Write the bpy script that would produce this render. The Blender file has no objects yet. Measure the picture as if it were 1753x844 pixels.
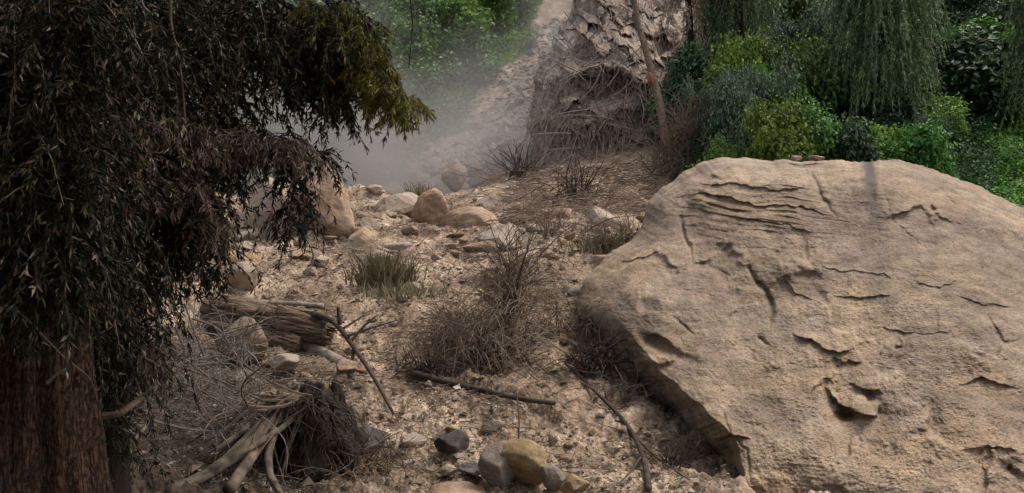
import bpy, bmesh, math, random
import numpy as np
from mathutils import Vector, Quaternion

# ------------------------------------------------------------------ camera, world, sun, exposure
C = bpy.context.scene
COL = C.collection
F, CX, CY, CAMZ = 1376.0, 876.5, 422.0, 2.2
cam_d = bpy.data.cameras.new('camera'); cam = bpy.data.objects.new('camera', cam_d); COL.objects.link(cam)
cam.location = (0, 0, CAMZ); cam.rotation_euler = (math.radians(90), 0, 0)
cam_d.sensor_width = 36; cam_d.lens = 36 * F / 1753; cam_d.clip_start = 0.05; cam_d.clip_end = 600
C.camera = cam
SUN_EL, SUN_AZ = 60, 72          # azimuth clockwise from +Y
w = bpy.data.worlds.new('World'); C.world = w; w.use_nodes = True
nt = w.node_tree; bg = nt.nodes['Background']; sky = nt.nodes.new('ShaderNodeTexSky')
sky.sky_type = 'NISHITA'; sky.sun_disc = False
sky.sun_elevation = math.radians(SUN_EL); sky.sun_rotation = math.radians(SUN_AZ)
sky.dust_density = 4.0; sky.air_density = 1.0; sky.ozone_density = 0.6
ov = nt.nodes.new('ShaderNodeHueSaturation'); ov.inputs['Saturation'].default_value = .35; nt.links.new(sky.outputs[0], ov.inputs['Color']); nt.links.new(ov.outputs[0], bg.inputs[0]); bg.inputs[1].default_value = 0.15
sd = bpy.data.lights.new('sun', 'SUN'); sun = bpy.data.objects.new('sun', sd); COL.objects.link(sun)
sd.energy = 1.25; sd.angle = math.radians(25); sd.color = (1.0, 0.89, 0.76)
e, a = math.radians(SUN_EL), math.radians(SUN_AZ)
sdir = Vector((math.cos(e) * math.sin(a), math.cos(e) * math.cos(a), math.sin(e)))
sun.rotation_euler = sdir.to_track_quat('Z', 'Y').to_euler()
sun.location = (8, -4, 20)
C.view_settings.view_transform = 'Standard'; C.view_settings.look = 'None'
C.view_settings.gamma = 1; C.view_settings.exposure = 0.95
C.view_settings.use_curve_mapping = False
C.render.engine = 'CYCLES'
C.cycles.use_denoising = True
C.cycles.max_bounces = 5; C.cycles.diffuse_bounces = 3; C.cycles.glossy_bounces = 2
C.cycles.transmission_bounces = 3; C.cycles.volume_bounces = 1; C.cycles.transparent_max_bounces = 8
C.cycles.volume_step_rate = 1.0; C.cycles.volume_max_steps = 64
C.cycles.caustics_reflective = False; C.cycles.caustics_refractive = False

# ------------------------------------------------------------------ numeric helpers
rs = np.random.RandomState(7)
_perm = np.random.RandomState(3).permutation(256).astype(np.int32); _perm = np.concatenate([_perm, _perm, _perm])
_g = np.random.RandomState(5).normal(size=(256, 3)); _g /= np.linalg.norm(_g, axis=1)[:, None]

def perlin(p):
    p = np.asarray(p, float)
    i = np.floor(p).astype(np.int32); f = p - i; i &= 255
    u = f * f * f * (f * (f * 6 - 15) + 10)
    out = 0
    for dx in (0, 1):
        wx = u[:, 0] if dx else 1 - u[:, 0]
        hx = _perm[(i[:, 0] + dx) & 255]
        for dy in (0, 1):
            wy = u[:, 1] if dy else 1 - u[:, 1]
            hy = _perm[hx + ((i[:, 1] + dy) & 255)]
            for dz in (0, 1):
                wz = u[:, 2] if dz else 1 - u[:, 2]
                h = _perm[hy + ((i[:, 2] + dz) & 255)]
                g = _g[h]
                out = out + wx * wy * wz * (g[:, 0] * (f[:, 0] - dx) + g[:, 1] * (f[:, 1] - dy) + g[:, 2] * (f[:, 2] - dz))
    return out * 1.5

def fbm(p, octv=4, gain=0.5, ridged=False):
    s, amp, tot = 0, 1.0, 0.0
    p = np.array(p, float)
    for k in range(octv):
        n = perlin(p + 17.3 * k)
        if ridged: n = 1 - 2 * np.abs(n)
        s = s + amp * n; tot += amp; amp *= gain; p = p * 2.03
    return s / tot

def unit(v): return v / np.maximum(np.linalg.norm(v, axis=-1, keepdims=True), 1e-9)
def sstep(a, b, x): t = np.clip((x - a) / (b - a), 0, 1); return t * t * (3 - 2 * t)

def at(px, py, Y): return np.array([(px - CX) / F * Y, Y, CAMZ + (CY - py) / F * Y])

class RBF:
    def __init__(s, P, V, scale=1.0):
        s.P = np.array(P, float); V = np.array(V, float); s.k = scale
        n = len(P); d = np.linalg.norm(s.P[:, None] - s.P[None], axis=2)
        A = np.zeros((n + 3, n + 3)); A[:n, :n] = s.ker(d) ; A[:n, n:n + 2] = s.P; A[:n, n + 2] = 1
        A[n:n + 2, :n] = s.P.T; A[n + 2, :n] = 1
        s.w = np.linalg.lstsq(A, np.concatenate([V, [0, 0, 0]]), rcond=None)[0]
    def ker(s, d): return np.sqrt(d * d + s.k * s.k)
    def __call__(s, Q):
        Q = np.asarray(Q, float); out = np.empty(len(Q)); n = len(s.P)
        for a0 in range(0, len(Q), 40000):
            q = Q[a0:a0 + 40000]
            d = np.sqrt(((q[:, None] - s.P[None]) ** 2).sum(2))
            out[a0:a0 + 40000] = s.ker(d) @ s.w[:n] + q @ s.w[n:n + 2] + s.w[n + 2]
        return out

def polydist(Q, poly):
    """distance, signed side and 0..1 position along an open polyline, for points Q (n,2)"""
    best = np.full(len(Q), 1e9); side = np.zeros(len(Q)); tt = np.zeros(len(Q))
    poly = np.array(poly, float); n = len(poly) - 1
    for i in range(n):
        a, b = poly[i], poly[i + 1]; ab = b - a
        t = np.clip(((Q - a) @ ab) / (ab @ ab), 0, 1)
        c = a + t[:, None] * ab; d = np.linalg.norm(Q - c, axis=1)
        m = d < best
        best[m] = d[m]; tt[m] = (i + t[m]) / n
        side[m] = np.sign(ab[0] * (Q[m, 1] - a[1]) - ab[1] * (Q[m, 0] - a[0]))
    return best, side, tt

# ------------------------------------------------------------------ mesh helpers
def mesh_np(name, V, Fc, mat=None, smooth=False, parent=None, attrs=None):
    V = np.ascontiguousarray(V, dtype=np.float32); Fc = np.ascontiguousarray(Fc, dtype=np.int32)
    me = bpy.data.meshes.new(name); n, k = Fc.shape
    me.vertices.add(len(V)); me.vertices.foreach_set('co', V.ravel())
    me.loops.add(n * k); me.loops.foreach_set('vertex_index', Fc.ravel())
    me.polygons.add(n); me.polygons.foreach_set('loop_start', np.arange(0, n * k, k, dtype=np.int32))
    me.polygons.foreach_set('use_smooth', np.full(n, smooth, dtype=bool))
    me.update(calc_edges=True)
    if attrs:
        for an, av in attrs.items():
            at_ = me.attributes.new(an, 'FLOAT', 'POINT'); at_.data.foreach_set('value', np.ascontiguousarray(av, dtype=np.float32))
    if mat: me.materials.append(mat)
    o = bpy.data.objects.new(name, me); COL.objects.link(o)
    if parent: o.parent = parent
    return o

class Buf:
    def __init__(s): s.v, s.f, s.n = [], [], 0
    def add(s, V, Fc):
        s.v.append(np.asarray(V, float)); s.f.append(np.asarray(Fc, int) + s.n); s.n += len(V)
    def tube(s, pts, r, sides=5):
        pts = np.asarray(pts, float); n = len(pts)
        r = np.full(n, r) if np.isscalar(r) else np.asarray(r, float)
        t = unit(np.gradient(pts, axis=0))
        ref = np.array([0.31, 0.17, 0.93]) if abs(t[:, 2]).mean() < 0.8 else np.array([0.9, 0.35, 0.1])
        s1 = unit(np.cross(t, ref)); s2 = np.cross(t, s1)
        a = np.arange(sides) / sides * 2 * math.pi
        V = (pts[:, None] + r[:, None, None] * (np.cos(a)[None, :, None] * s1[:, None] + np.sin(a)[None, :, None] * s2[:, None])).reshape(-1, 3)
        i = np.arange(n - 1)[:, None] * sides; j = np.arange(sides)[None]; j2 = (j + 1) % sides
        s.add(V, np.stack([i + j, i + j2, i + sides + j2, i + sides + j], -1).reshape(-1, 4))
        # end caps as quads fanned round a middle vertex
        for base, c in ((0, pts[0]), ((n - 1) * sides, pts[-1])):
            ring = V[base:base + sides]; k = len(ring)
            if k == 4 or k >= 6 and k % 2 == 0:
                VV = np.vstack([ring, c[None]])
                if k == 4: s.add(ring, [[0, 1, 2, 3]])
                else: s.add(VV, [[k, q, q + 1, (q + 2) % k] for q in range(0, k, 2)])
    def leaves(s, P, D, N, L, W):
        n = len(P); D = unit(D); S = unit(np.cross(N, D)); N = np.cross(D, S)
        L = np.broadcast_to(L, n)[:, None]; W = np.broadcast_to(W, n)[:, None]
        V = np.stack([P, P + D * L * .45 + S * W * .5 + N * L * .07, P + D * L - N * L * .05, P + D * L * .45 - S * W * .5 + N * L * .07], 1).reshape(-1, 3)
        s.add(V, np.arange(n * 4).reshape(n, 4))
    def build(s, name, mat, parent=None, smooth=False, origin=None):
        V = np.concatenate(s.v); Fc = np.concatenate(s.f)
        if origin is not None: V = V - np.asarray(origin)
        o = mesh_np(name, V, Fc, mat, smooth, parent)
        if origin is not None and parent is None: o.location = origin
        return o

def tag(o, label=None, cat=None, group=None, kind=None):
    if label: o['label'] = label
    if cat: o['category'] = cat
    if group: o['group'] = group
    if kind: o['kind'] = kind
    return o
def empty(name, loc, label, cat, group=None):
    o = bpy.data.objects.new(name, None); o.location = loc; o.empty_display_size = .2; COL.objects.link(o)
    return tag(o, label, cat, group)

# ------------------------------------------------------------------ materials
def new_mat(name):
    m = bpy.data.materials.new(name); m.use_nodes = True
    n = m.node_tree; b = n.nodes['Principled BSDF']; b.inputs['Specular IOR Level'].default_value = 0.2
    return m, n, b
def N(nt_, typ, **kw):
    x = nt_.nodes.new(typ)
    for k, v in kw.items():
        if k in x.inputs: x.inputs[k].default_value = v
        else: setattr(x, k, v)
    return x
def ramp(nt_, fac, stops):
    r = nt_.nodes.new('ShaderNodeValToRGB'); el = r.color_ramp.elements
    while len(el) < len(stops): el.new(0.5)
    for q, (p, c) in zip(el, stops): q.position = p; q.color = (*c, 1)
    nt_.links.new(fac, r.inputs[0]); return r.outputs[0]
def mixc(nt_, fac, a, b, mode='MIX'):
    m = nt_.nodes.new('ShaderNodeMix'); m.data_type = 'RGBA'; m.blend_type = mode
    for s_, v in ((0, fac), (6, a), (7, b)):
        if hasattr(v, 'links'): nt_.links.new(v, m.inputs[s_])
        else: m.inputs[s_].default_value = v if s_ == 0 else (*v, 1)
    return m.outputs[2]
def math_(nt_, op, a, b=0.0, clamp=False):
    m = nt_.nodes.new('ShaderNodeMath'); m.operation = op; m.use_clamp = clamp
    for s_, v in ((0, a), (1, b)):
        if hasattr(v, 'links'): nt_.links.new(v, m.inputs[s_])
        else: m.inputs[s_].default_value = v
    return m.outputs[0]

def rock_mat(name, dark, mid, light, scale=1.0, strata=(1, 1, 5), tilt=0.08, bump=0.5, stain=False, rough=0.9, patch=(0.3, 0.24, 0.22)):
    m, n, b = new_mat(name); L = n.links
    tc = N(n, 'ShaderNodeTexCoord'); mp = N(n, 'ShaderNodeMapping'); L.new(tc.outputs['Object'], mp.inputs[0])
    mp.inputs['Rotation'].default_value = (0.1, tilt, 0.2); mp.inputs['Scale'].default_value = strata
    big = N(n, 'ShaderNodeTexNoise', Scale=0.7 * scale, Detail=6.0, Roughness=0.6); L.new(tc.outputs['Object'], big.inputs['Vector'])
    st = N(n, 'ShaderNodeTexNoise', Scale=3.0 * scale, Detail=8.0, Roughness=0.65); L.new(mp.outputs[0], st.inputs['Vector'])
    fine = N(n, 'ShaderNodeTexNoise', Scale=28.0 * scale, Detail=5.0, Roughness=0.75); L.new(mp.outputs[0], fine.inputs['Vector'])
    grain = N(n, 'ShaderNodeTexNoise', Scale=60.0 * scale, Detail=3.0, Roughness=0.8); L.new(tc.outputs['Object'], grain.inputs['Vector'])
    mixn = math_(n, 'ADD', math_(n, 'MULTIPLY', big.outputs[0], .45), math_(n, 'MULTIPLY', st.outputs[0], .55))
    c1 = ramp(n, mixn, [(0.36, dark), (0.5, mid), (0.63, light)])
    c2 = mixc(n, math_(n, 'MULTIPLY', ramp(n, big.outputs['Color'], [(0.45, (0, 0, 0)), (0.62, (1, 1, 1))]), .45), c1, patch)
    sp = ramp(n, math_(n, 'ADD', math_(n, 'MULTIPLY', fine.outputs[0], .5), math_(n, 'MULTIPLY', grain.outputs[0], .5)), [(0.38, (.5, .46, .43)), (0.5, (1, 1, 1)), (0.62, (1.45, 1.42, 1.34))])
    c3 = mixc(n, 1.0, c2, sp, 'MULTIPLY')
    if stain == 'soil':
        at_ = N(n, 'ShaderNodeAttribute', attribute_name='soil')
        c3 = mixc(n, at_.outputs['Fac'], c3, mixc(n, 1, ramp(n, st.outputs[0], [(.38, (.07, .048, .036)), (.6, (.24, .165, .12))]), sp, 'MULTIPLY'))
    elif stain:
        pn = N(n, 'ShaderNodeTexNoise', Scale=.9, Detail=5.0, Roughness=.6); pn.noise_dimensions = '4D'; pn.inputs['W'].default_value = 3.7; L.new(tc.outputs['Object'], pn.inputs['Vector'])
        c3 = mixc(n, 1, c3, ramp(n, pn.outputs[0], [(.36, (.72, .70, .74)), (.5, (1, 1, 1)), (.62, (1.14, 1.09, 1.0))]), 'MULTIPLY')
        pk = N(n, 'ShaderNodeTexNoise', Scale=5., Detail=7.0, Roughness=.7); L.new(tc.outputs['Object'], pk.inputs['Vector'])
        c3 = mixc(n, 1, c3, ramp(n, pk.outputs[0], [(.34, (.72, .7, .68)), (.5, (1, 1, 1)), (.66, (1.25, 1.22, 1.15))]), 'MULTIPLY')
        at_ = N(n, 'ShaderNodeAttribute', attribute_name='stain')
        c3 = mixc(n, at_.outputs['Fac'], c3, (0.07, 0.062, 0.06))
        a2 = N(n, 'ShaderNodeAttribute', attribute_name='ochre')
        c3 = mixc(n, a2.outputs['Fac'], c3, (0.19, 0.115, 0.055))
    L.new(c3, b.inputs['Base Color']); b.inputs['Roughness'].default_value = rough
    h = math_(n, 'ADD', math_(n, 'MULTIPLY', st.outputs[0], 1.0), math_(n, 'ADD', math_(n, 'MULTIPLY', fine.outputs[0], .38), math_(n, 'MULTIPLY', grain.outputs[0], .2)))
    bp = N(n, 'ShaderNodeBump', Strength=bump, Distance=0.06 / scale); L.new(h, bp.inputs['Height']); L.new(bp.outputs[0], b.inputs['Normal'])
    return m

def leaf_mat(name, stops, transl=0.25, rough=0.55, hue=0.04):
    m, n, b = new_mat(name); L = n.links
    g = N(n, 'ShaderNodeNewGeometry'); oi = N(n, 'ShaderNodeObjectInfo')
    c = ramp(n, g.outputs['Random Per Island'], stops)
    hs = N(n, 'ShaderNodeHueSaturation'); L.new(c, hs.inputs['Color'])
    L.new(math_(n, 'ADD', math_(n, 'MULTIPLY', oi.outputs['Random'], hue), 0.5 - hue / 2), hs.inputs['Hue'])
    L.new(math_(n, 'ADD', math_(n, 'MULTIPLY', oi.outputs['Random'], .5), .75), hs.inputs['Value'])
    L.new(hs.outputs[0], b.inputs['Base Color']); b.inputs['Roughness'].default_value = rough
    if transl > 0:
        t = N(n, 'ShaderNodeBsdfTranslucent'); L.new(hs.outputs[0], t.inputs[0])
        mx = N(n, 'ShaderNodeMixShader', Fac=transl); L.new(b.outputs[0], mx.inputs[1]); L.new(t.outputs[0], mx.inputs[2])
        L.new(mx.outputs[0], n.nodes['Material Output'].inputs[0])
    return m

def wood_mat(name, dark, light, scale=1.0, bump=0.6, along=(14, 14, 1.5)):
    m, n, b = new_mat(name); L = n.links
    tc = N(n, 'ShaderNodeTexCoord'); mp = N(n, 'ShaderNodeMapping'); mp.inputs['Scale'].default_value = along
    L.new(tc.outputs['Object'], mp.inputs[0])
    a_ = N(n, 'ShaderNodeTexNoise', Scale=scale, Detail=7.0, Roughness=0.65); L.new(mp.outputs[0], a_.inputs['Vector'])
    c = ramp(n, a_.outputs[0], [(0.34, dark), (0.68, light)])
    L.new(c, b.inputs['Base Color']); b.inputs['Roughness'].default_value = 0.85
    bp = N(n, 'ShaderNodeBump', Strength=bump, Distance=0.03); L.new(a_.outputs[0], bp.inputs['Height']); L.new(bp.outputs[0], b.inputs['Normal'])
    return m

def bark_mat(name, dark, mid, light):
    m, n, b = new_mat(name); L = n.links; tc = N(n, 'ShaderNodeTexCoord')
    w_ = N(n, 'ShaderNodeTexNoise', Scale=3., Detail=4.0); L.new(tc.outputs['Object'], w_.inputs['Vector'])
    av = N(n, 'ShaderNodeVectorMath', operation='MULTIPLY_ADD'); L.new(w_.outputs['Color'], av.inputs[0]); av.inputs[1].default_value = (.10, .10, .25); L.new(tc.outputs['Object'], av.inputs[2])
    mp = N(n, 'ShaderNodeMapping'); mp.inputs['Scale'].default_value = (30, 30, 5.5); L.new(av.outputs[0], mp.inputs[0])
    v = N(n, 'ShaderNodeTexVoronoi', Scale=1.6); v.feature = 'DISTANCE_TO_EDGE'; L.new(mp.outputs[0], v.inputs['Vector'])
    f = N(n, 'ShaderNodeTexNoise', Scale=34., Detail=8.0, Roughness=.7); L.new(tc.outputs['Object'], f.inputs['Vector'])
    k = math_(n, 'ADD', math_(n, 'MULTIPLY', math_(n, 'MINIMUM', v.outputs['Distance'], .3), .9), math_(n, 'MULTIPLY', f.outputs[0], .95))
    L.new(ramp(n, k, [(.38, dark), (.58, mid), (.82, light)]), b.inputs['Base Color']); b.inputs['Roughness'].default_value = .9
    bp = N(n, 'ShaderNodeBump', Strength=1., Distance=.05); L.new(k, bp.inputs['Height']); L.new(bp.outputs[0], b.inputs['Normal'])
    return m
M = {}
M['boulder'] = rock_mat('boulder_stone', (.152, .112, .078), (.24, .183, .134), (.325, .257, .194), 1.0, (1, 1, 3.2), 0.10, 0.8, True, patch=(.235, .17, .128))
M['outcrop'] = rock_mat('outcrop_stone', (.10, .078, .064), (.235, .185, .15), (.46, .39, .335), 0.8, (2.2, 1, 1.2), 0.5, 1.0, patch=(.30, .215, .17), stain='soil')
M['rock_tan'] = rock_mat('tan_stone', (.16, .10, .06), (.27, .18, .11), (.37, .27, .18), 2.2, (1, 1, 2), 0.4, 0.9)
M['rock_pale'] = rock_mat('pale_stone', (.17, .13, .098), (.29, .23, .175), (.40, .325, .25), 2.2, (1, 1, 2), 0.4, 0.95)
M['rock_brown'] = rock_mat('brown_stone', (.09, .066, .048), (.16, .118, .085), (.23, .175, .13), 2.6, (1, 1, 1.2), 0.4, 0.9, patch=(.15, .11, .085))
M['rock_grey'] = rock_mat('grey_stone', (.09, .068, .056), (.17, .135, .115), (.25, .205, .175), 3, (1, 1, 1.5), 0.4, 0.95, patch=(.16, .13, .12))
M['rock_dark'] = rock_mat('dark_stone', (.03, .025, .022), (.065, .054, .048), (.13, .11, .098), 3, (1, 1, 1.5), 0.4, 0.95, patch=(.07, .06, .06))
M['rock_blue'] = rock_mat('blue_grey_stone', (.13, .115, .105), (.21, .185, .175), (.29, .26, .245), 3, (1, 1, 1.5), 0.4, 0.95, patch=(.2, .2, .22))
M['rock_ochre'] = rock_mat('ochre_stone', (.12, .08, .04), (.22, .155, .085), (.31, .24, .15), 3, (1, 1, 1.2), 0.4, 0.95, patch=(.28, .2, .1))
M['bark_red'] = wood_mat('red_brown_bark', (.008, .005, .0035), (.095, .056, .036), 1.0, 1.0, (10, 10, 2.0))
M['bark_red'] = bark_mat('ridged_bark', (.006, .004, .003), (.058, .030, .018), (.15, .085, .052))
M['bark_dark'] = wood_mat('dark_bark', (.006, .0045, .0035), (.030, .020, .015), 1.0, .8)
M['twig_grey'] = wood_mat('grey_twig', (.10, .08, .065), (.27, .22, .185), 1.5, .3, (6, 6, 6))
M['twig_brown'] = wood_mat('brown_twig', (.07, .048, .034), (.20, .145, .105), 1.5, .3, (6, 6, 6))
M['twig_fallen'] = wood_mat('red_brown_twig', (.10, .068, .05), (.30, .22, .17), 1.5, .3, (6, 6, 6))
M['twig_dark'] = wood_mat('dark_twig', (.02, .015, .012), (.075, .052, .038), 1.5, .3, (6, 6, 6))
M['log'] = wood_mat('weathered_log', (.02, .012, .008), (.22, .15, .10), 1.0, 1.0, (2.6, 32, 36))
M['branch_moss'] = wood_mat('mossy_branch', (.025, .019, .013), (.20, .155, .115), 1.2, .7, (5, 5, 5))
M['rootsoil'] = wood_mat('root_soil', (.010, .007, .005), (.05, .034, .024), 2.0, 1, (3, 3, 3))
M['litter'] = leaf_mat('dry_litter', [(0, (.10, .07, .05)), (.4, (.20, .145, .10)), (.75, (.32, .25, .18)), (1, (.44, .36, .27))], 0, .8, 0)
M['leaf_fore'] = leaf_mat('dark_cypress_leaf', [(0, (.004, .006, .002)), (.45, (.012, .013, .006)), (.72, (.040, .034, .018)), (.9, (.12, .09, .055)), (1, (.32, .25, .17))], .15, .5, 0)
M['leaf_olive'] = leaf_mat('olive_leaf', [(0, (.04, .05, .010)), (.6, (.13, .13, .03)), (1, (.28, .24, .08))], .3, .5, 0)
M['leaf_fresh'] = leaf_mat('fresh_leaf', [(0, (.04, .07, .02)), (.6, (.10, .15, .05)), (1, (.22, .28, .14))], .3, .5, 0)
M['leaf_drydead'] = leaf_mat('dead_leaf', [(0, (.07, .05, .035)), (.5, (.22, .16, .12)), (1, (.46, .37, .29))], .1, .7, 0)
M['green_mid'] = leaf_mat('mid_green_leaf', [(0, (0.022, 0.060, 0.012)), (.5, (0.060, 0.135, 0.027)), (1, (0.150, 0.240, 0.053))], .25, .5, .05)
M['green_dark'] = leaf_mat('dark_green_leaf', [(0, (0.015, 0.039, 0.015)), (.6, (0.038, 0.083, 0.030)), (1, (0.090, 0.150, 0.060))], .2, .5, .05)
M['green_grey'] = leaf_mat('grey_green_leaf', [(0, (0.033, 0.058, 0.036)), (.6, (0.078, 0.117, 0.068)), (1, (0.169, 0.221, 0.130))], .2, .5, .03)
M['green_yellow'] = leaf_mat('yellow_green_leaf', [(0, (0.042, 0.091, 0.011)), (.5, (0.105, 0.182, 0.025)), (1, (0.224, 0.294, 0.056))], .3, .5, .04)
M['lawn'] = leaf_mat('low_green_leaf', [(0, (0.037, 0.106, 0.013)), (.5, (0.088, 0.213, 0.027)), (1, (0.163, 0.325, 0.062))], .3, .5, 0)
M['needle'] = leaf_mat('weeping_needle', [(0, (0.033, 0.061, 0.028)), (.6, (0.088, 0.132, 0.055)), (1, (0.198, 0.231, 0.110))], .2, .55, 0)
M['grass_olive'] = leaf_mat('olive_grass', [(0, (.07, .06, .03)), (.6, (.17, .145, .08)), (1, (.30, .25, .16))], .2, .6, 0)

# ground material: soil and rubble, with mossy soil where the 'veg' attribute is 1 and pale dusty rubble in the chute
m, n, b = new_mat('debris_soil'); L = n.links; M['ground'] = m
tc = N(n, 'ShaderNodeTexCoord')
big = N(n, 'ShaderNodeTexNoise', Scale=.8, Detail=7.0, Roughness=.62); L.new(tc.outputs['Object'], big.inputs['Vector'])
med = N(n, 'ShaderNodeTexNoise', Scale=9., Detail=7.0, Roughness=.7); L.new(tc.outputs['Object'], med.inputs['Vector'])
vor = N(n, 'ShaderNodeTexVoronoi', Scale=22.); vor.inputs['Randomness'].default_value = 1; L.new(tc.outputs['Object'], vor.inputs['Vector'])
c1 = ramp(n, big.outputs[0], [(.37, (.12, .084, .06)), (.5, (.27, .198, .142)), (.62, (.42, .33, .245))])
c2 = mixc(n, 1, c1, ramp(n, med.outputs[0], [(.32, (.5, .47, .45)), (.52, (1, 1, 1)), (.7, (1.35, 1.32, 1.25))]), 'MULTIPLY')
vc = ramp(n, vor.outputs['Color'], [(.2, (.72, .7, .68)), (.8, (1.18, 1.16, 1.12))])
c2 = mixc(n, .8, c2, vc, 'MULTIPLY')
vg = N(n, 'ShaderNodeAttribute', attribute_name='veg'); ch = N(n, 'ShaderNodeAttribute', attribute_name='chute')
c3 = mixc(n, ch.outputs['Fac'], c2, ramp(n, med.outputs[0], [(.35, (.11, .08, .065)), (.65, (.28, .22, .185))]))
hu = N(n, 'ShaderNodeAttribute', attribute_name='soil_shade')
c3 = mixc(n, hu.outputs['Fac'], c3, ramp(n, med.outputs[0], [(.35, (.035, .024, .017)), (.7, (.13, .092, .066))]))  # dark soil at lower left, with the shade under the trees painted in
c4 = mixc(n, vg.outputs['Fac'], c3, (.03, .045, .015))
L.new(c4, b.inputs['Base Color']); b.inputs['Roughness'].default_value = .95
h = math_(n, 'ADD', med.outputs[0], math_(n, 'MULTIPLY', vor.outputs['Distance'], -.5))
bp = N(n, 'ShaderNodeBump', Strength=.9, Distance=.05); L.new(h, bp.inputs['Height']); L.new(bp.outputs[0], b.inputs['Normal'])

# ------------------------------------------------------------------ terrain
cp = []
for px, py, Y in [(300, 844, 6.2), (600, 844, 7.2), (900, 844, 7.2), (1220, 844, 7.2), (1500, 844, 7.4), (1900, 844, 7.4),
                  (1100, 700, 9.5), (1160, 770, 8.4), (1205, 835, 7.5), (1050, 655, 10.2), (450, 740, 8.2), (620, 740, 8.6), (900, 740, 8.6), (1130, 740, 8.8),
                  (300, 660, 9.0), (600, 660, 9.8), (900, 660, 9.8), (1060, 660, 10.0),
                  (300, 590, 10.6), (450, 600, 11), (750, 600, 11), (980, 570, 11.5),
                  (300, 530, 12.4), (600, 520, 13), (800, 500, 13), (1000, 490, 13.3),
                  (300, 460, 15), (600, 450, 15), (900, 440, 15), (1050, 430, 15.3),
                  (650, 400, 17.3), (900, 392, 17.8), (1080, 385, 17.5), (480, 425, 16.5),
                  (600, 338, 21), (640, 330, 21.2), (690, 348, 21), (760, 378, 19.5), (810, 392, 19), (850, 372, 20), (480, 345, 21), (300, 345, 21),
                  (880, 345, 21.5), (960, 350, 21), (1050, 350, 20.5), (1120, 345, 20.5),
                  (890, 305, 24), (1000, 300, 24), (1100, 300, 23.5),
                  (800, 352, 30), (700, 335, 30), (770, 345, 25), (690, 370, 24.5), (600, 360, 25), (870, 230, 40), (935, 100, 55), (965, 20, 65),
                  (1640, 300, 22), (1740, 235, 25), (1740, 335, 20), (1600, 330, 21.5)]:
    cp.append(at(px, py, Y))
cp += [np.array(q, float) for q in [(0, 0, 0), (-4, 0, .2), (4, 0, 0), (0, -12, -.5), (-12, -12, 0), (12, -12, 0), (-2.5, 4, .25), (-8, 4, .8), (6, 5, 0), (12, 6, .3),
      (-12, 12, 1.6), (-14, 20, 3.4), (7, 16, 2.2), (3.5, 17.5, 2.5), (12, 14, 1.8), (20, 12, 2.5), (9, 20, 2.7), (20, 20, 5),
      (5, 27, 5.8), (9, 27, 5.4), (16, 28, 7.2), (26, 28, 9), (4, 34, 9), (12, 35, 9.5), (22, 36, 11), (8, 45, 15), (20, 45, 16), (35, 45, 18), (12, 60, 25), (30, 60, 27), (45, 60, 28),
      (-8, 26, 3.0), (-14, 28, 4), (-5, 33, 4.6), (-10, 38, 7.0), (-16, 38, 9), (-6, 45, 10.5), (-12, 52, 16), (-24, 50, 18), (-6, 60, 19), (-18, 66, 27), (-35, 66, 32),
      (0, 80, 33), (20, 85, 43), (-25, 85, 42), (-60, 85, 45), (60, 85, 45), (0, 120, 60), (60, 120, 68), (-60, 120, 68), (-30, 12, 3), (-40, 40, 16), (40, 20, 9), (130, 130, 75), (-130, 130, 75)]]
cp = np.array(cp); TR = RBF(cp[:, :2], cp[:, 2], 0.6)
CH = np.array([(24, -3.2), (30, -2.6), (40, -.7), (55, 2.3), (65, 4.2), (85, 8)])
def chute_mask(x, y):
    cx = np.interp(y, CH[:, 0], CH[:, 1]); hw = np.interp(y, [24, 30, 40, 55, 80], [4.4, 4.0, 2.9, 1.7, 1.0])
    wob = perlin(np.stack([x * .25, y * .25, y * 0], 1)) * 1.6 + perlin(np.stack([x * .9, y * .9, y * 0 + 4], 1)) * .6
    return (1 - sstep(.8, 1.25, np.abs(x - cx + wob) / hw)) * sstep(22, 25, y)
def terrain_z(x, y):
    x = np.atleast_1d(np.asarray(x, float)); y = np.atleast_1d(np.asarray(y, float))
    z = TR(np.stack([x, y], 1)); P = np.stack([x, y, 0 * x], 1)
    near = 1 - sstep(22, 30, y)
    z += .30 * fbm(P * .8, 3) * near + .19 * fbm(P * 2.0 + 5, 5, .6, ridged=True) * near + .045 * fbm(P * 10, 4, .6) * near * (1 + .6 * perlin(P * 1.3 + 30))
    z += .5 * fbm(P * .25 + 9, 4) * (1 - near)
    cm = chute_mask(x, y); z += (-.5 + .75 * fbm(P * .55, 6, .62, ridged=True)) * cm * (1 - near)
    # buried step in the mud
    d, sd_, t = polydist(np.stack([x, y], 1), STEP); z += .06 * np.where(sd_ > 0, np.exp(-d / .35), -np.exp(-d / .2) * .6) * (d < 1.5)
    return z
STEP = [at(690, 655, 9.9)[:2], at(800, 675, 9.5)[:2], at(880, 695, 9.2)[:2], at(960, 725, 8.8)[:2]]
def gz(x, y): return float(terrain_z([x], [y])[0])
def ground_at(px, py, y0=5., y1=30.):
    Y = np.exp(np.linspace(math.log(y0), math.log(y1), 500))
    x = (px - CX) / F * Y; z = CAMZ + (CY - py) / F * Y; g = terrain_z(x, Y)
    k = np.nonzero(g > z)[0]
    i = k[0] if len(k) else 499
    return np.array([x[i], Y[i], g[i]])

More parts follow.
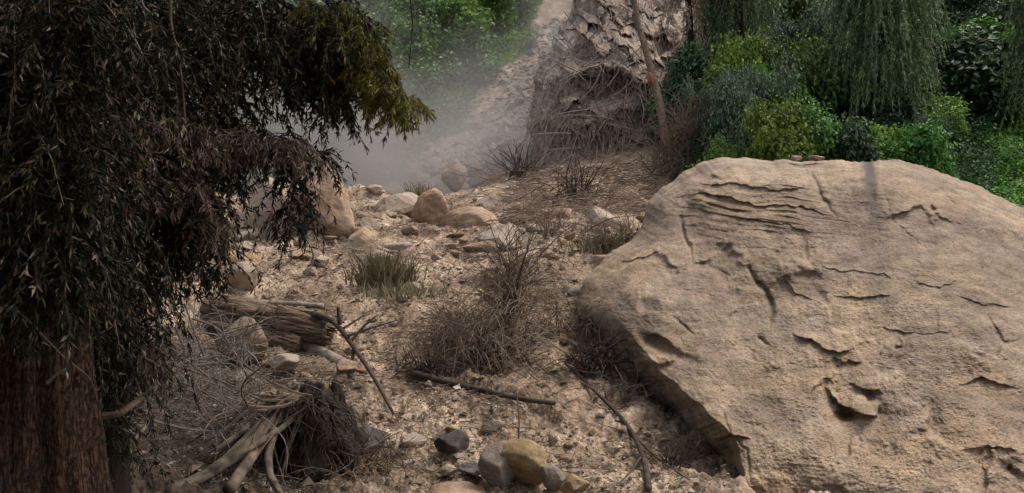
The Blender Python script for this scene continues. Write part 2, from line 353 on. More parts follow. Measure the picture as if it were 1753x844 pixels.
ys = np.concatenate([np.linspace(-14, 5.9, 46), np.exp(np.linspace(math.log(6), math.log(23), 430)), np.exp(np.linspace(math.log(23.3), math.log(70), 330)), np.exp(np.linspace(math.log(72), math.log(150), 20))])
ss = np.sinh(np.linspace(-1.6, 1.6, 760)) / np.sinh(1.6) * 1.25
wy = np.maximum(np.abs(ys), 5.5)
X = ss[None] * wy[:, None]; Yg = np.broadcast_to(ys[:, None], X.shape)
x, y = X.ravel(), Yg.ravel(); z = terrain_z(x, y)
R_, K_ = X.shape
i = np.arange(R_ - 1)[:, None] * K_; j = np.arange(K_ - 1)[None]
FC = np.stack([i + j, i + j + 1, i + K_ + j + 1, i + K_ + j], -1).reshape(-1, 4)
cm = chute_mask(x, y)
sx = x / np.maximum(y, 1)
veg = np.maximum(sstep(29, 33, y), sstep(.28, .34, sx) * sstep(12.5, 14, y)) * (1 - cm)
veg = np.maximum(veg, sstep(4.5, 6.5, x) * sstep(18, 20, y) * (1 - cm))
lawnm = (sx > .5) & (y > 15) & (y < 28)
g_o = mesh_np('ground', np.stack([x, y, z], 1), FC, M['ground'], True, attrs={'veg': veg, 'chute': cm * .45, 'soil_shade': (1 - sstep(-.25, -.17, sx + .05 * perlin(np.stack([x * .9, y * .9, x * 0], 1)))) * (1 - sstep(9.5, 11.5, y)) * sstep(0, 2, y)})
tag(g_o, kind='structure')

# ------------------------------------------------------------------ outline-grown rocks (closed solids with their own depth and thickness)
def grown_rock(name, outline, centre, yf, thick, edge, disp, mat, nth, nr, parent=None, attrs=None, jag=1.):
    out = np.array(outline, float); out = np.vstack([out, out[:1]])
    # smooth resample
    seg = np.linalg.norm(np.diff(out, axis=0), axis=1); s = np.concatenate([[0], np.cumsum(seg)])
    q = np.linspace(0, s[-1], nth, endpoint=False)
    O = np.stack([np.interp(q, s, out[:, 0]), np.interp(q, s, out[:, 1])], 1)
    for _ in range(int(nth / 200) * 2): O = (np.roll(O, 1, 0) + O * 2 + np.roll(O, -1, 0)) / 4
    n1 = perlin(np.stack([O[:, 0] * .03, O[:, 1] * .03, O[:, 0] * 0 + 2], 1)) * 4 + perlin(np.stack([O[:, 0] * .12, O[:, 1] * .12, O[:, 0] * 0], 1)) * 1.6
    c = np.array(centre, float); O = O + unit(O - c) * n1[:, None] * jag
    r = 1 - (1 - np.linspace(0.0, 1, nr)) ** 1.15
    P = (c + r[:, None, None] * (O - c)[None]).reshape(-1, 2)
    rad = np.linalg.norm(O - c, axis=1)
    d = ((1 - r)[:, None] * rad[None]).ravel()        # px distance in from the outline
    Ei, Ed, lin = edge(P)                              # edge width px, recession m, how straight the side face is
    t = np.clip(d / Ei, 0, 1)
    Y = yf(P) + Ed * ((1 - lin) * (1 - np.sqrt(1 - (1 - t) ** 2)) + lin * np.clip((1 - t) * 1.15, 0, 1)) - disp(P, t)
    Fv = np.stack([(P[:, 0] - CX) / F * Y, Y, CAMZ + (CY - P[:, 1]) / F * Y], 1)
    i = np.arange(nr - 1)[:, None] * nth; j = np.arange(nth)[None]; j2 = (j + 1) % nth
    Ff = np.stack([i + j, i + nth + j, i + nth + j2, i + j2], -1).reshape(-1, 4)
    # back half
    nb = 26; rb = np.linspace(1, 0, nb)[1:]
    rim = Fv[(nr - 1) * nth:]; cen = rim.mean(0) + np.array([0, thick * .4, 0])
    B = []
    for q_ in rb:
        p = cen + (rim - cen) * q_; p = p + np.array([0, 1, 0]) * thick * math.sqrt(1 - q_ ** 2)
        p = p + unit(p - cen) * (fbm(p * .8, 3)[:, None] * .25) * (1 - q_) * (q_ > .01)
        B.append(p)
    V = np.vstack([Fv] + B); base = (nr - 1) * nth
    i = base + np.arange(nb - 1)[:, None] * nth
    Fb = np.stack([i + j, i + nth + j, i + nth + j2, i + j2], -1).reshape(-1, 4)
    A = None
    if attrs:
        A = {k: np.concatenate([f(P), np.zeros(len(V) - len(P))]) for k, f in attrs.items()}
    return mesh_np(name, V, np.vstack([Ff, Fb]), mat, True, parent, A), Fv, P

# --- the great boulder
BO = [(985, 520), (1000, 480), (1035, 440), (1085, 408), (1104, 372), (1108, 345), (1132, 322), (1165, 298), (1200, 278), (1240, 269), (1300, 272), (1370, 276), (1440, 272),
      (1482, 279), (1496, 279), (1530, 271), (1580, 284), (1620, 297), (1680, 323), (1740, 350), (1830, 400), (1960, 490), (2080, 620), (2120, 760), (2060, 900), (1900, 1010),
      (1600, 1040), (1380, 1020), (1260, 960), (1205, 880), (1185, 840), (1165, 800), (1130, 760), (1095, 720), (1060, 680), (1020, 635), (985, 575)]
byr = RBF([(1000, 530), (1050, 440), (1110, 340), (1240, 275), (1400, 275), (1600, 295), (1740, 350), (1100, 500), (1300, 400), (1500, 400), (1700, 420), (1300, 560), (1500, 560), (1700, 560),
           (1150, 640), (1400, 700), (1650, 700), (1220, 760), (1300, 844), (1600, 844), (1900, 844), (1300, 1000), (1700, 1020), (2100, 700), (1950, 500), (1900, 650)],
          [10.9, 11.6, 12.3, 12.3, 12.0, 11.8, 11.6, 10.2, 10.9, 10.4, 10.4, 9.3, 8.7, 8.6,
           8.7, 7.7, 7.4, 7.5, 6.9, 6.4, 6.9, 6.6, 6.2, 9.6, 11.4, 8.3], 30)
def bedge(P):
    lb = sstep(520, 600, P[:, 1]) * (1 - sstep(1250, 1330, P[:, 0]))      # lower left side face
    top = 1 - sstep(300, 460, P[:, 1])
    return 60 + lb * 48 - top * 5, 1.1 + lb * 1.0 + top * .6, lb
rc = np.random.RandomState(21)
cells = np.stack([rc.uniform(980, 2130, 130), rc.uniform(260, 1040, 130)], 1); ctilt = rc.normal(size=(130, 2)); coff = rc.uniform(-1, 1, 130)
def bdisp(P, t):
    D = np.zeros(len(P)); p3 = np.stack([P[:, 0], P[:, 1], P[:, 0] * 0], 1)
    wx = P + np.stack([perlin(p3 * .02), perlin(p3 * .02 + 40)], 1) * 30 + np.stack([perlin(p3 * .09), perlin(p3 * .09 + 40)], 1) * 7
    # broken facets
    fac = sstep(-.25, .35, perlin(p3 * .007 + 3)); mn = np.full(len(P), 1e9)
    for c in cells: mn = np.minimum(mn, ((wx - c) ** 2 * np.array([.55, 1.5])).sum(1))
    num = np.zeros(len(P)); den = np.zeros(len(P))
    for k, c in enumerate(cells):
        q = wx - c; wt = np.exp(-((q ** 2 * np.array([.55, 1.5])).sum(1) - mn) / 480); num += wt * (.05 * coff[k] + .11 * (q @ ctilt[k]) / 100); den += wt
    D += num / den * (.3 + .7 * fac)
    # soft swells and roughness
    D += .20 * fbm(p3 * .006, 3) + .07 * fbm(p3 * .022, 4, .55) + .024 * fbm(p3 * np.array([.11, .17, 1]), 4, .65)
    # dipping strata
    s = P[:, 1] - .10 * (P[:, 0] - 1200) + 16 * fbm(p3 * .008 + 8, 3)
    lay = fbm(np.stack([P[:, 0] * .004, s * .075, s * 0 + 3], 1), 3, .6, ridged=True)
    zone = np.exp(-(((P[:, 0] - 1300) / 170) ** 2 + ((P[:, 1] - 345) / 62) ** 2))
    D += .03 * lay * (.15 + 1.2 * zone)
    lay2 = perlin(np.stack([P[:, 0] * .006, s * .13, s * 0], 1)); D += .02 * sstep(-.02, .12, lay2) * (.1 + zone * 1.6) * sstep(-.2, .3, perlin(p3 * .012 + 20))
    wob = P + np.stack([perlin(p3 * .07 + 9), perlin(p3 * .07 + 90)], 1) * 4
    def crack(poly, wd, dp):
        nonlocal D
        d, sd_, tt = polydist(wob, poly); taper = np.sqrt(np.clip(4 * tt * (1 - tt), .08, 1)); D = D - dp * .6 * taper * np.exp(-(d / (wd * (.5 + .5 * taper))) ** 2)
    def ledge(poly, h, fall, low=0.5):      # the side with side>0 recedes just past the line, the other stands proud
        nonlocal D
        d, sd_, tt = polydist(wob, poly); taper = np.clip(6 * tt * (1 - tt), 0, 1)
        s_ = d * sd_; h = h * .45
        D = D + h * taper * np.where(s_ > 0, -low * np.exp(-s_ / (fall * .5)) * sstep(0, 3, s_), np.exp(s_ / fall))
    def hollow(c, rx, ry, dp, ang=0):
        nonlocal D
        q = wob - np.array(c); ca, sa = math.cos(ang), math.sin(ang)
        u = (q[:, 0] * ca + q[:, 1] * sa) / rx; v = (-q[:, 0] * sa + q[:, 1] * ca) / ry
        D = D - dp * .7 * (1 - sstep(.1, 1.25, np.sqrt(u * u + v * v)))
    crack([(1380, 290), (1398, 315), (1412, 345), (1432, 372)], 4.5, .16)
    crack([(1280, 455), (1296, 482), (1316, 505), (1321, 530), (1319, 560)], 5, .22)
    crack([(1298, 574), (1315, 594)], 4, .14)
    crack([(1165, 365), (1168, 395), (1180, 420), (1184, 442)], 4, .15)
    crack([(1486, 276), (1488, 310), (1493, 345)], 8, .12)
    crack([(1150, 540), (1175, 560), (1190, 575)], 3, .08)
    crack([(1690, 540), (1706, 565), (1720, 590), (1745, 580)], 4, .10)
    crack([(1180, 445), (1230, 462), (1255, 474)], 3, .06)
    crack([(1610, 318), (1628, 345), (1640, 352)], 6, .16)
    crack([(1236, 700), (1250, 745), (1280, 770), (1284, 830)], 3, .07)
    crack([(1505, 300), (1530, 380), (1600, 440)], 2.5, .04)
    ledge([(1640, 352), (1600, 300)], .10, 14)
    ledge([(1200, 322), (1250, 312), (1330, 326), (1385, 318)], .08, 26)
    ledge([(1150, 338), (1200, 330), (1240, 336), (1300, 352), (1370, 352), (1430, 372)], .10, 20)
    ledge([(1250, 372), (1330, 380), (1400, 400)], .06, 14)
    ledge([(1190, 312), (1225, 318), (1232, 308)], .08, 10)
    ledge([(1395, 455), (1440, 462), (1520, 470), (1528, 478)], .05, 10)
    ledge([(1335, 460), (1360, 500), (1410, 520)], .06, 26)
    ledge([(1425, 505), (1480, 508), (1530, 505)], .08, 22)
    ledge([(1355, 570), (1375, 578), (1390, 578), (1410, 596), (1440, 602), (1462, 596)], .14, 26, .9)
    ledge([(1455, 655), (1480, 665), (1505, 668)], .12, 16)
    ledge([(1410, 660), (1436, 690), (1470, 706), (1500, 712), (1506, 690)], .22, 30, 1)
    ledge([(1640, 505), (1680, 520), (1740, 525)], .06, 20)
    ledge([(1560, 480), (1600, 492), (1650, 480)], .05, 14)
    ledge([(1500, 560), (1580, 572), (1640, 566)], .05, 18)
    ledge([(1100, 570), (1140, 578), (1168, 606)], .12, 14)
    ledge([(1050, 455), (1100, 440), (1130, 432)], .08, 14)
    ledge([(1640, 660), (1680, 645), (1745, 668)], .10, 22)
    ledge([(1645, 770), (1690, 762), (1745, 770)], .10, 20)
    ledge([(1205, 758), (1250, 745), (1285, 752)], .10, 12, 1)
    hollow((1130, 592), 36, 15, .26, .45)
    hollow((1175, 615), 26, 10, .09, .3)
    hollow((1450, 712), 22, 13, .26)
    hollow((1490, 680), 22, 16, .12, .5)
    hollow((1240, 775), 36, 17, .22, -.2)
    hollow((1690, 680), 34, 26, .10)
    hollow((1460, 770), 26, 60, .08, .1)
    hollow((1225, 306), 16, 5, .12)
    hollow((1720, 800), 22, 16, .14)
    hollow((1400, 490), 44, 22, .05, .3)
    return D * sstep(0, .25, t)
def bstain(P):
    p3 = np.stack([P[:, 0], P[:, 1], P[:, 0] * 0], 1)
    d, s_, t = polydist(P + perlin(p3 * .06)[:, None] * 5, [(1487, 272), (1489, 310), (1493, 345), (1498, 385)])
    st = (1 - sstep(4, 13 + 8 * t, d)) * (1 - t * .6) * sstep(-1.2, -.2, perlin(p3 * .14))
    d2, _, t2 = polydist(P, [(1493, 345), (1500, 420), (1510, 520)]); st = np.maximum(st, .22 * np.exp(-(d2 / 30) ** 2))
    return st
def bochre(P):
    r = 0
    for cx, cy, sx_, sy_, k in [(1455, 712, 26, 16, .8), (1135, 592, 34, 14, .5), (1240, 775, 34, 18, .6), (1710, 670, 30, 26, .4), (1510, 750, 40, 40, .25), (1640, 350, 20, 14, .5), (1290, 350, 90, 12, .35), (1330, 375, 60, 8, .3)]:
        r = np.maximum(r, k * np.exp(-(((P[:, 0] - cx) / sx_) ** 2 + ((P[:, 1] - cy) / sy_) ** 2)))
    return r
bo, bV, bP = grown_rock('giant_boulder', BO, (1500, 620), byr, 3.2, bedge, bdisp, M['boulder'], 1500, 430, attrs={'stain': bstain, 'ochre': bochre}, jag=1.15)
tag(bo, 'enormous tan boulder with cracks and a dark streak, filling the right of the view', 'boulder')

# --- the rocky outcrop above the slope
OO = [(905, 330), (903, 285), (907, 235), (905, 200), (914, 150), (934, 95), (955, 55), (972, 28), (988, -20), (1030, -90), (1100, -130), (1160, -100), (1195, -40), (1190, 30), (1185, 90), (1180, 150), (1176, 210),
      (1172, 270), (1160, 330), (1120, 370), (1020, 380), (940, 365)]
oyr = RBF([(905, 300), (1040, 330), (1160, 320), (910, 180), (1040, 220), (1170, 200), (980, 30), (1080, 60), (1180, 40), (1080, -100), (1040, 130), (1000, 150)],
          [27.5, 24.8, 26, 28.5, 26.2, 27.5, 30, 28.3, 29.5, 31.5, 26.6, 27.0], 20)
ro = np.random.RandomState(22); ocells = np.stack([ro.uniform(880, 1220, 420), ro.uniform(-140, 390, 420)], 1); octilt = ro.normal(size=(420, 2)); ocoff = ro.uniform(-1, 1, 420)
def odisp(P, t):
    p3 = np.stack([P[:, 0], P[:, 1], P[:, 0] * 0], 1)
    up = 1 - sstep(110, 220, P[:, 1])
    ca, sa = math.cos(.45), math.sin(.45)
    u = P[:, 0] * ca + P[:, 1] * sa; v = -P[:, 0] * sa + P[:, 1] * ca + 12 * fbm(p3 * .02, 3)
    wx = P + np.stack([perlin(p3 * .04), perlin(p3 * .04 + 40)], 1) * 16 + np.stack([perlin(p3 * .15), perlin(p3 * .15 + 40)], 1) * 4
    W = lambda q: (q[:, 0] * .85 + q[:, 1] * .52) ** 2 * .30 + (-q[:, 0] * .52 + q[:, 1] * .85) ** 2 * 2.4
    mn = np.full(len(P), 1e9)
    for c in ocells: mn = np.minimum(mn, W(wx - c))
    num = np.zeros(len(P)); den = np.zeros(len(P))
    for k, c in enumerate(ocells):
        q = wx - c; wt = np.exp(-(W(q) - mn) / 14); num += wt * (.24 * ocoff[k] + .17 * (q @ octilt[k]) / 30); den += wt
    D = .9 * fbm(p3 * .012, 3) + num / den * (.55 + .45 * up) + .07 * fbm(p3 * .10, 4, .6)
    q = (P - np.array([1030, 150])) / np.array([66, 34]); D -= .9 * (1 - sstep(.3, 1.2, np.hypot(q[:, 0], q[:, 1])))
    q = (P - np.array([950, 175])) / np.array([20, 40]); D -= .5 * (1 - sstep(.3, 1.2, np.hypot(q[:, 0], q[:, 1])))
    return D * sstep(0, .3, t)
oo, oV, oP = grown_rock('rock_outcrop', OO, (1045, 150), oyr, 4.0, lambda P: (np.full(len(P), 34.), np.full(len(P), 1.8), np.full(len(P), .3)), odisp, M['outcrop'], 1100, 300, jag=3.2, attrs={'soil': lambda P: sstep(170, 230, P[:, 1] + 40 * fbm(np.stack([P[:, 0] * .03, P[:, 1] * .03, P[:, 0] * 0], 1), 3)) * .9})
tag(oo, 'jagged grey rock outcrop draped in dead vines, rising above the debris at top centre', 'rock outcrop')

# ------------------------------------------------------------------ rocks
_bm = bmesh.new(); bmesh.ops.create_icosphere(_bm, subdivisions=5, radius=1)
ICO_V = np.array([v.co[:] for v in _bm.verts]); ICO_F = np.array([[v.index for v in f.verts] for f in _bm.faces]); _bm.free()
_bm = bmesh.new(); bmesh.ops.create_icosphere(_bm, subdivisions=3, radius=1)
IC3_V = np.array([v.co[:] for v in _bm.verts]); IC3_F = np.array([[v.index for v in f.verts] for f in _bm.faces]); _bm.free()
def rock_shape(seed, planes=14, soft=22, hi=True, rough=.05):
    r = np.random.RandomState(seed); V = ICO_V if hi else IC3_V
    nn = unit(r.normal(size=(planes, 3))); dd = r.uniform(.62, 1.0, planes)
    q = (V @ nn.T) / dd                      # 1/r per plane; soft max
    q = np.maximum(q, 1e-3); inv = (q ** soft).sum(1) ** (1 / soft)
    rad = 1 / np.maximum(inv, .8)
    P = V * rad[:, None]
    P = P * (1 + rough * fbm(V * 1.7 + seed, 3)[:, None] * 1.6 + rough * .5 * fbm(V * 6 + seed, 3, ridged=True)[:, None])
    return P
def rock(name, loc, dims, mat, label=None, cat='rock', seed=0, rot=0., sink=.25, planes=14, group=None, hi=True, tilt=0., soft=22, rough=.085):
    P = rock_shape(seed, planes, soft, hi, rough); P = P / np.abs(P).max(0) * np.array(dims) * .5
    ct, st = math.cos(tilt), math.sin(tilt); P = P @ np.array([[ct, 0, st], [0, 1, 0], [-st, 0, ct]]).T
    P[:, 2] -= P[:, 2].min() * (1 - sink)
    o = mesh_np(name, P, ICO_F if hi else IC3_F, mat, True)
    o.location = loc; o.rotation_euler = (0, 0, rot)
    if label: tag(o, label, cat, group)
    return o
def prock(px, pyb, wpx, hpx, mat, label, seed, dep=.9, Y=None, cat='rock', name='rock', **kw):
    p = ground_at(px, pyb) if Y is None else at(px, pyb, Y)
    s = p[1] / F; sink = kw.pop('sink', .2)
    p = p + np.array([0, wpx * s * dep * .35, 0]); 
    if Y is None: p[2] = gz(p[0], p[1])
    else: p[2] = p[2] - .1
    return rock(name, p, (wpx * s, wpx * s * dep, hpx * s / (1 - sink * .6)), mat, label, cat, seed, sink=sink, **kw)
prock(556, 415, 118, 150, M['rock_tan'], 'tall tan boulder standing at the left end of the debris crest, beside the dark tree', 27, Y=16.4, name='boulder', cat='boulder', planes=12, tilt=-.12, rough=.11, soft=26)
prock(462, 425, 190, 140, M['rock_pale'], 'large pale grey boulder seen through the hanging foliage, left of the tall tan boulder', 5, Y=17.0, name='boulder', cat='boulder', planes=10, tilt=.2)
prock(738, 386, 78, 78, M['rock_tan'], 'upright brown rock on the crest, left of the low wedge-shaped rock', 23, Y=18.2, planes=12)
prock(799, 404, 116, 66, M['rock_tan'], 'low wedge-shaped tan rock on the crest below the dusty chute', 31, Y=17.6, planes=9)
prock(777, 318, 46, 54, M['rock_pale'], 'rounded pale rock half lost in the dust at the foot of the chute', 41, Y=28, planes=20, soft=9)
prock(640, 342, 34, 18, M['rock_pale'], 'small pale rock on the crest right of the tall tan boulder', 44, planes=9)
prock(405, 516, 64, 52, M['rock_pale'], 'angular pale rock resting above the upper end of the splintered log', 51, planes=8)
prock(410, 475, 60, 30, M['rock_tan'], 'flat brown rock behind the angular pale rock', 57, planes=9)
prock(400, 632, 100, 92, M['rock_brown'], 'rounded grey-brown boulder below the splintered log', 61, planes=18, soft=12, rough=.09)
prock(482, 655, 66, 32, M['rock_pale'], 'flat pale slab lying right of the rounded grey-brown boulder', 67, planes=8)
prock(545, 462, 34, 22, M['rock_pale'], 'small white rock in the middle of the left slope', 71, planes=10)
prock(770, 784, 66, 44, M['rock_dark'], 'dark angular rock with a grey top, above the ochre boulder', 77, planes=7, sink=.1)
prock(628, 780, 60, 46, M['rock_dark'], 'black blocky rock beside the root clump', 83, planes=8)
prock(852, 842, 74, 80, M['rock_grey'], 'grey rock leaning on the left side of the ochre boulder', 88, planes=10)
prock(895, 842, 124, 88, M['rock_ochre'], 'rounded ochre boulder at the bottom centre of the view', 93, planes=13, soft=12, sink=.12)
prock(806, 828, 60, 28, M['rock_blue'], 'flat blue-grey rock left of the ochre boulder', 97, planes=8)
prock(770, 818, 36, 20, M['rock_pale'], 'small pale rock left of the flat blue-grey rock', 101, planes=9)
prock(700, 768, 60, 22, M['rock_pale'], 'flat whitish slab left of the dark angular rock', 103, planes=8)
prock(770, 878, 130, 18, M['rock_tan'], 'long flat grey slab cut by the bottom edge of the view', 107, planes=9, sink=.75)
prock(950, 846, 50, 42, M['rock_grey'], 'grey-brown rock right of the ochre boulder', 109, planes=10)
prock(985, 848, 52, 34, M['rock_ochre'], 'low tan rock at the bottom edge, right of the grey-brown rock', 113, planes=10, sink=.35)
prock(946, 768, 18, 26, M['rock_pale'], 'small upright pale stone in the mud right of the dark angular rock', 115, planes=9)
prock(590, 652, 40, 26, M['rock_tan'], 'small tan rock below the broken end of the log', 121, planes=10)
prock(690, 520, 30, 16, M['rock_pale'], 'small flat rock below the olive grass tuft', 123, planes=9)
prock(1035, 452, 60, 24, M['rock_tan'], 'low brown rock against the upper left edge of the giant boulder', 127, planes=10)
for q, (px, w_, yy, sd0) in enumerate([(1362, 20, 12.9, 1), (1398, 30, 12.9, 2)]):
    tag(rock('rock', at(px, 276, yy) , (w_ * yy / F, .2, .11), M['rock_pale'], seed=130 + sd0, planes=9, sink=.1),
        ['tiny pale stone on top of the giant boulder, left of its neighbour', 'wider pale stone on top of the giant boulder'][q], 'stone')
# loose stones, each its own object
proto = [rock_shape(200 + k, 9 + k % 4, 20, False, .06) for k in range(6)]
pm = []
for k, P in enumerate(proto):
    me = mesh_np('loose_stone', P, IC3_F, M[['rock_pale', 'rock_tan', 'rock_tan', 'rock_tan', 'rock_pale', 'rock_ochre'][k]], False); pm.append(me)
rr = random.Random(5); placed = 0
while placed < 260:
    px, py = rr.uniform(380, 1200), (rr.uniform(410, 850) if placed % 3 else rr.uniform(345, 440))
    if px > 1000 and py > 480 and px > 1000 + (py - 530) * .7 - 20: continue
    p = ground_at(px, py); s_ = rr.uniform(6, 18) * (1 + (rr.random() < .2) * .9) / F * p[1] * .5
    k = placed if placed < 6 else rr.randrange(6); o = pm[k] if placed < 6 else pm[k].copy()
    if placed >= 6: COL.objects.link(o)
    o.location = (p[0], p[1], p[2] + s_ * .02); o.scale = (s_ * rr.uniform(.8, 1.4), s_ * rr.uniform(.8, 1.2), s_ * rr.uniform(.5, .9))
    o.rotation_euler = (rr.uniform(-.3, .3), rr.uniform(-.3, .3), rr.uniform(0, 6.28))
    if placed % 6 == 0:
        o.scale = tuple(v * rr.uniform(1.7, 3.2) for v in o.scale); o.location.z -= s_ * .3; tag(o, ['pale', 'brown', 'tan', 'tan-brown', 'whitish', 'ochre'][k] + ' broken block half buried in the debris slope', 'rock', ['pale', 'brown', 'tan', 'tan-brown', 'whitish', 'ochre'][k] + ' broken blocks half buried in the debris')
    else: tag(o, 'small loose stone half sunk in the mud and debris slope', 'stone', 'small loose stones on the debris slope')
    placed += 1

# gravel
r = np.random.RandomState(31); n_ = 26000
Yr = np.exp(r.uniform(math.log(6.3), math.log(22), n_)); xr = r.uniform(-.52, .30, n_) * Yr
keep = fbm(np.stack([xr * .7, Yr * .7, xr * 0], 1), 3) > -.22; xr, Yr = xr[keep], Yr[keep]; n_ = len(xr)
zr = terrain_z(xr, Yr); sz = .006 + .016 * r.pareto(3.2, n_); sz = np.minimum(sz, .06) * (Yr / 9) ** .5
oct_ = np.array([(1, 0, 0), (-1, 0, 0), (0, 1, 0), (0, -1, 0), (0, 0, 1), (0, 0, -1)], float)
of = np.array([(0, 2, 4), (2, 1, 4), (1, 3, 4), (3, 0, 4), (2, 0, 5), (1, 2, 5), (3, 1, 5), (0, 3, 5)])
V = oct_[None] * r.uniform(.5, 1.3, (n_, 6, 1)) + r.normal(size=(n_, 6, 3)) * .25
an = r.uniform(0, 6.28, n_); ca, sa = np.cos(an)[:, None], np.sin(an)[:, None]
V = np.stack([V[..., 0] * ca - V[..., 1] * sa, V[..., 0] * sa + V[..., 1] * ca, V[..., 2] * .7], -1) * sz[:, None, None] + np.stack([xr, Yr, zr + sz * .2], 1)[:, None]
Fg = (of[None] + 6 * np.arange(n_)[:, None, None]).reshape(-1, 3)
gm = leaf_mat('gravel_chip', [(0, (.11, .085, .07)), (.35, (.22, .165, .12)), (.7, (.33, .265, .20)), (1, (.46, .39, .32))], 0, .9, 0)
tag(mesh_np('gravel', V.reshape(-1, 3), Fg, gm), 'fine angular gravel and clods over the debris slope', 'gravel', kind='stuff')

n_ = 7000; Yr = r.uniform(25, 62, n_); xr = np.interp(Yr, CH[:, 0], CH[:, 1]) + r.normal(size=n_) * 1.6; keep = chute_mask(xr, Yr) > .15; xr, Yr = xr[keep], Yr[keep]; n_ = len(xr)
sz = np.minimum(.04 + .07 * r.pareto(2.6, n_), .5); V = oct_[None] * r.uniform(.6, 1.2, (n_, 6, 1)) + r.normal(size=(n_, 6, 3)) * .22
V = V * np.array([1, 1, .7]) * sz[:, None, None] + np.stack([xr, Yr, terrain_z(xr, Yr)], 1)[:, None]
gm2 = leaf_mat('chute_chip', [(0, (.09, .07, .058)), (.5, (.21, .165, .135)), (1, (.38, .31, .26))], 0, .9, 0)
tag(mesh_np('rubble', V.reshape(-1, 3), (of[None] + 6 * np.arange(n_)[:, None, None]).reshape(-1, 3), gm2), 'broken rubble strewn down the dusty chute', 'rubble', kind='stuff')

# litter: chips, straw and bits of twig on the slope
B = Buf(); n_ = 42000
Yr = np.exp(r.uniform(math.log(6.3), math.log(24), n_)); xr = r.uniform(-.54, .30, n_) * Yr
keep = fbm(np.stack([xr * .5, Yr * .5, xr * 0 + 7], 1), 3) > -.12; xr, Yr = xr[keep], Yr[keep]; n_ = len(xr)
P = np.stack([xr, Yr, terrain_z(xr, Yr) + .012], 1); an = r.uniform(0, 6.28, n_)
D = np.stack([np.cos(an), np.sin(an), r.normal(size=n_) * .35], 1); Nn = np.stack([r.normal(size=n_) * .5, r.normal(size=n_) * .5, np.ones(n_)], 1)
B.leaves(P, D, Nn, r.uniform(.03, .13, n_) * (Yr / 10) ** .6, r.uniform(.008, .022, n_) * (Yr / 10) ** .8)
tag(B.build('dry_litter', M['litter']), 'dry straw, bark chips and leaf litter strewn over the slope', 'litter', kind='stuff')

def wander(p, d, length, n=8, curl=.5, droop=0., rnd=None, grav_end=0.):
    """a bent path"""
    q = [np.array(p, float)]; d = np.array(d, float); d = d / np.linalg.norm(d); st = length / (n - 1); c = rnd.normal(size=3) * curl
    for k in range(n - 1):
        d = d + c * .18 + rnd.normal(size=3) * curl * .22 + np.array([0, 0, -1]) * (droop + grav_end * k / n) * .25
        d = d / np.linalg.norm(d); q.append(q[-1] + d * st)
    return np.array(q)

B = Buf(); r = np.random.RandomState(77)
for k in range(1500):
    px, py = r.uniform(380, 1180), 330 + 520 * r.rand() ** .9
    if px > 1000 + max(0, py - 530) * .7 - 20 and py > 430: continue
    Y = np.interp(py, [330, 400, 450, 520, 600, 660, 740, 850], [21, 17.5, 15, 13, 11, 9.8, 8.6, 7.1]); x0 = (px - CX) / F * Y
    ln = r.uniform(.12, .6); a0 = r.uniform(0, 6.28)
    p = wander((x0, Y, gz(x0, Y) + .02), (math.cos(a0), math.sin(a0), r.uniform(-.1, .25)), ln, 5, .5, .15, r)
    B.tube(p, np.linspace(.006, .003, 5) * (Y / 9), 3)
tag(B.build('twig_litter', M['twig_brown']), 'short broken twigs scattered all over the mud and debris', 'twigs', kind='stuff')

# ------------------------------------------------------------------ logs and branches
def path(pts, n=24):
    pts = np.array(pts, float); t = np.linspace(0, 1, len(pts)); T = np.linspace(0, 1, n)
    P = np.stack([np.interp(T, t, pts[:, k]) for k in range(3)], 1)
    for _ in range(max(1, n // 8)): P[1:-1] = (P[:-2] + 2 * P[1:-1] + P[2:]) / 4
    return P
def gpath(l, lift=.03, n=24):
    """polyline through ground points (px,py[,lift])"""
    out = []
    for q in l:
        p = ground_at(q[0], q[1]); p[2] += (q[2] if len(q) > 2 else lift); out.append(p)
    return path(out, n)
def rough_tube(name, P, r0, r1, mat, sides=20, seed=0, amp=.12, parent=None, furrow=.1, flare=0.):
    n = len(P); rad = np.linspace(r0, r1, n) + flare * np.exp(-np.linspace(0, 1, n) * 9); t = unit(np.gradient(P, axis=0)); ref = np.array([.1, .2, 1.]) if abs(t[:, 2]).mean() < .8 else np.array([1., .1, .1])
    s1 = unit(np.cross(t, ref)); s2 = np.cross(t, s1); a = np.arange(sides) / sides * 2 * math.pi
    u = np.cumsum(np.concatenate([[0], np.linalg.norm(np.diff(P, axis=0), axis=1)]))
    U, A = np.meshgrid(u, a, indexing='ij')
    q = np.stack([np.cos(A) * 2, np.sin(A) * 2, U * 1.2 / max(r0 * 4, .1)], -1).reshape(-1, 3) + seed
    nz = fbm(q, 3).reshape(U.shape) * amp
    q2 = np.stack([np.cos(A) * 7, np.sin(A) * 7, U * .6 / max(r0 * 4, .1)], -1).reshape(-1, 3) + seed
    nz += fbm(q2, 3, ridged=True).reshape(U.shape) * furrow
    R = rad[:, None] * (1 + nz)
    V = P[:, None] + R[..., None] * (np.cos(A)[..., None] * s1[:, None] + np.sin(A)[..., None] * s2[:, None])
    i = np.arange(n - 1)[:, None] * sides; j = np.arange(sides)[None]; j2 = (j + 1) % sides
    Fq = np.stack([i + j, i + j2, i + sides + j2, i + sides + j], -1).reshape(-1, 4)
    V = V.reshape(-1, 3); V = np.vstack([V, P[0] + (P[0] - P[1]) * .1, P[-1] + (P[-1] - P[-2]) * .2]); k = n * sides
    caps = [[k, (q + 2) % sides, q + 1, q] for q in range(0, sides, 2)] + [[k + 1, k - sides + q, k - sides + q + 1, k - sides + (q + 2) % sides] for q in range(0, sides, 2)]
    o = mesh_np(name, V, np.vstack([Fq, np.array(caps)]), mat, True, parent); return o

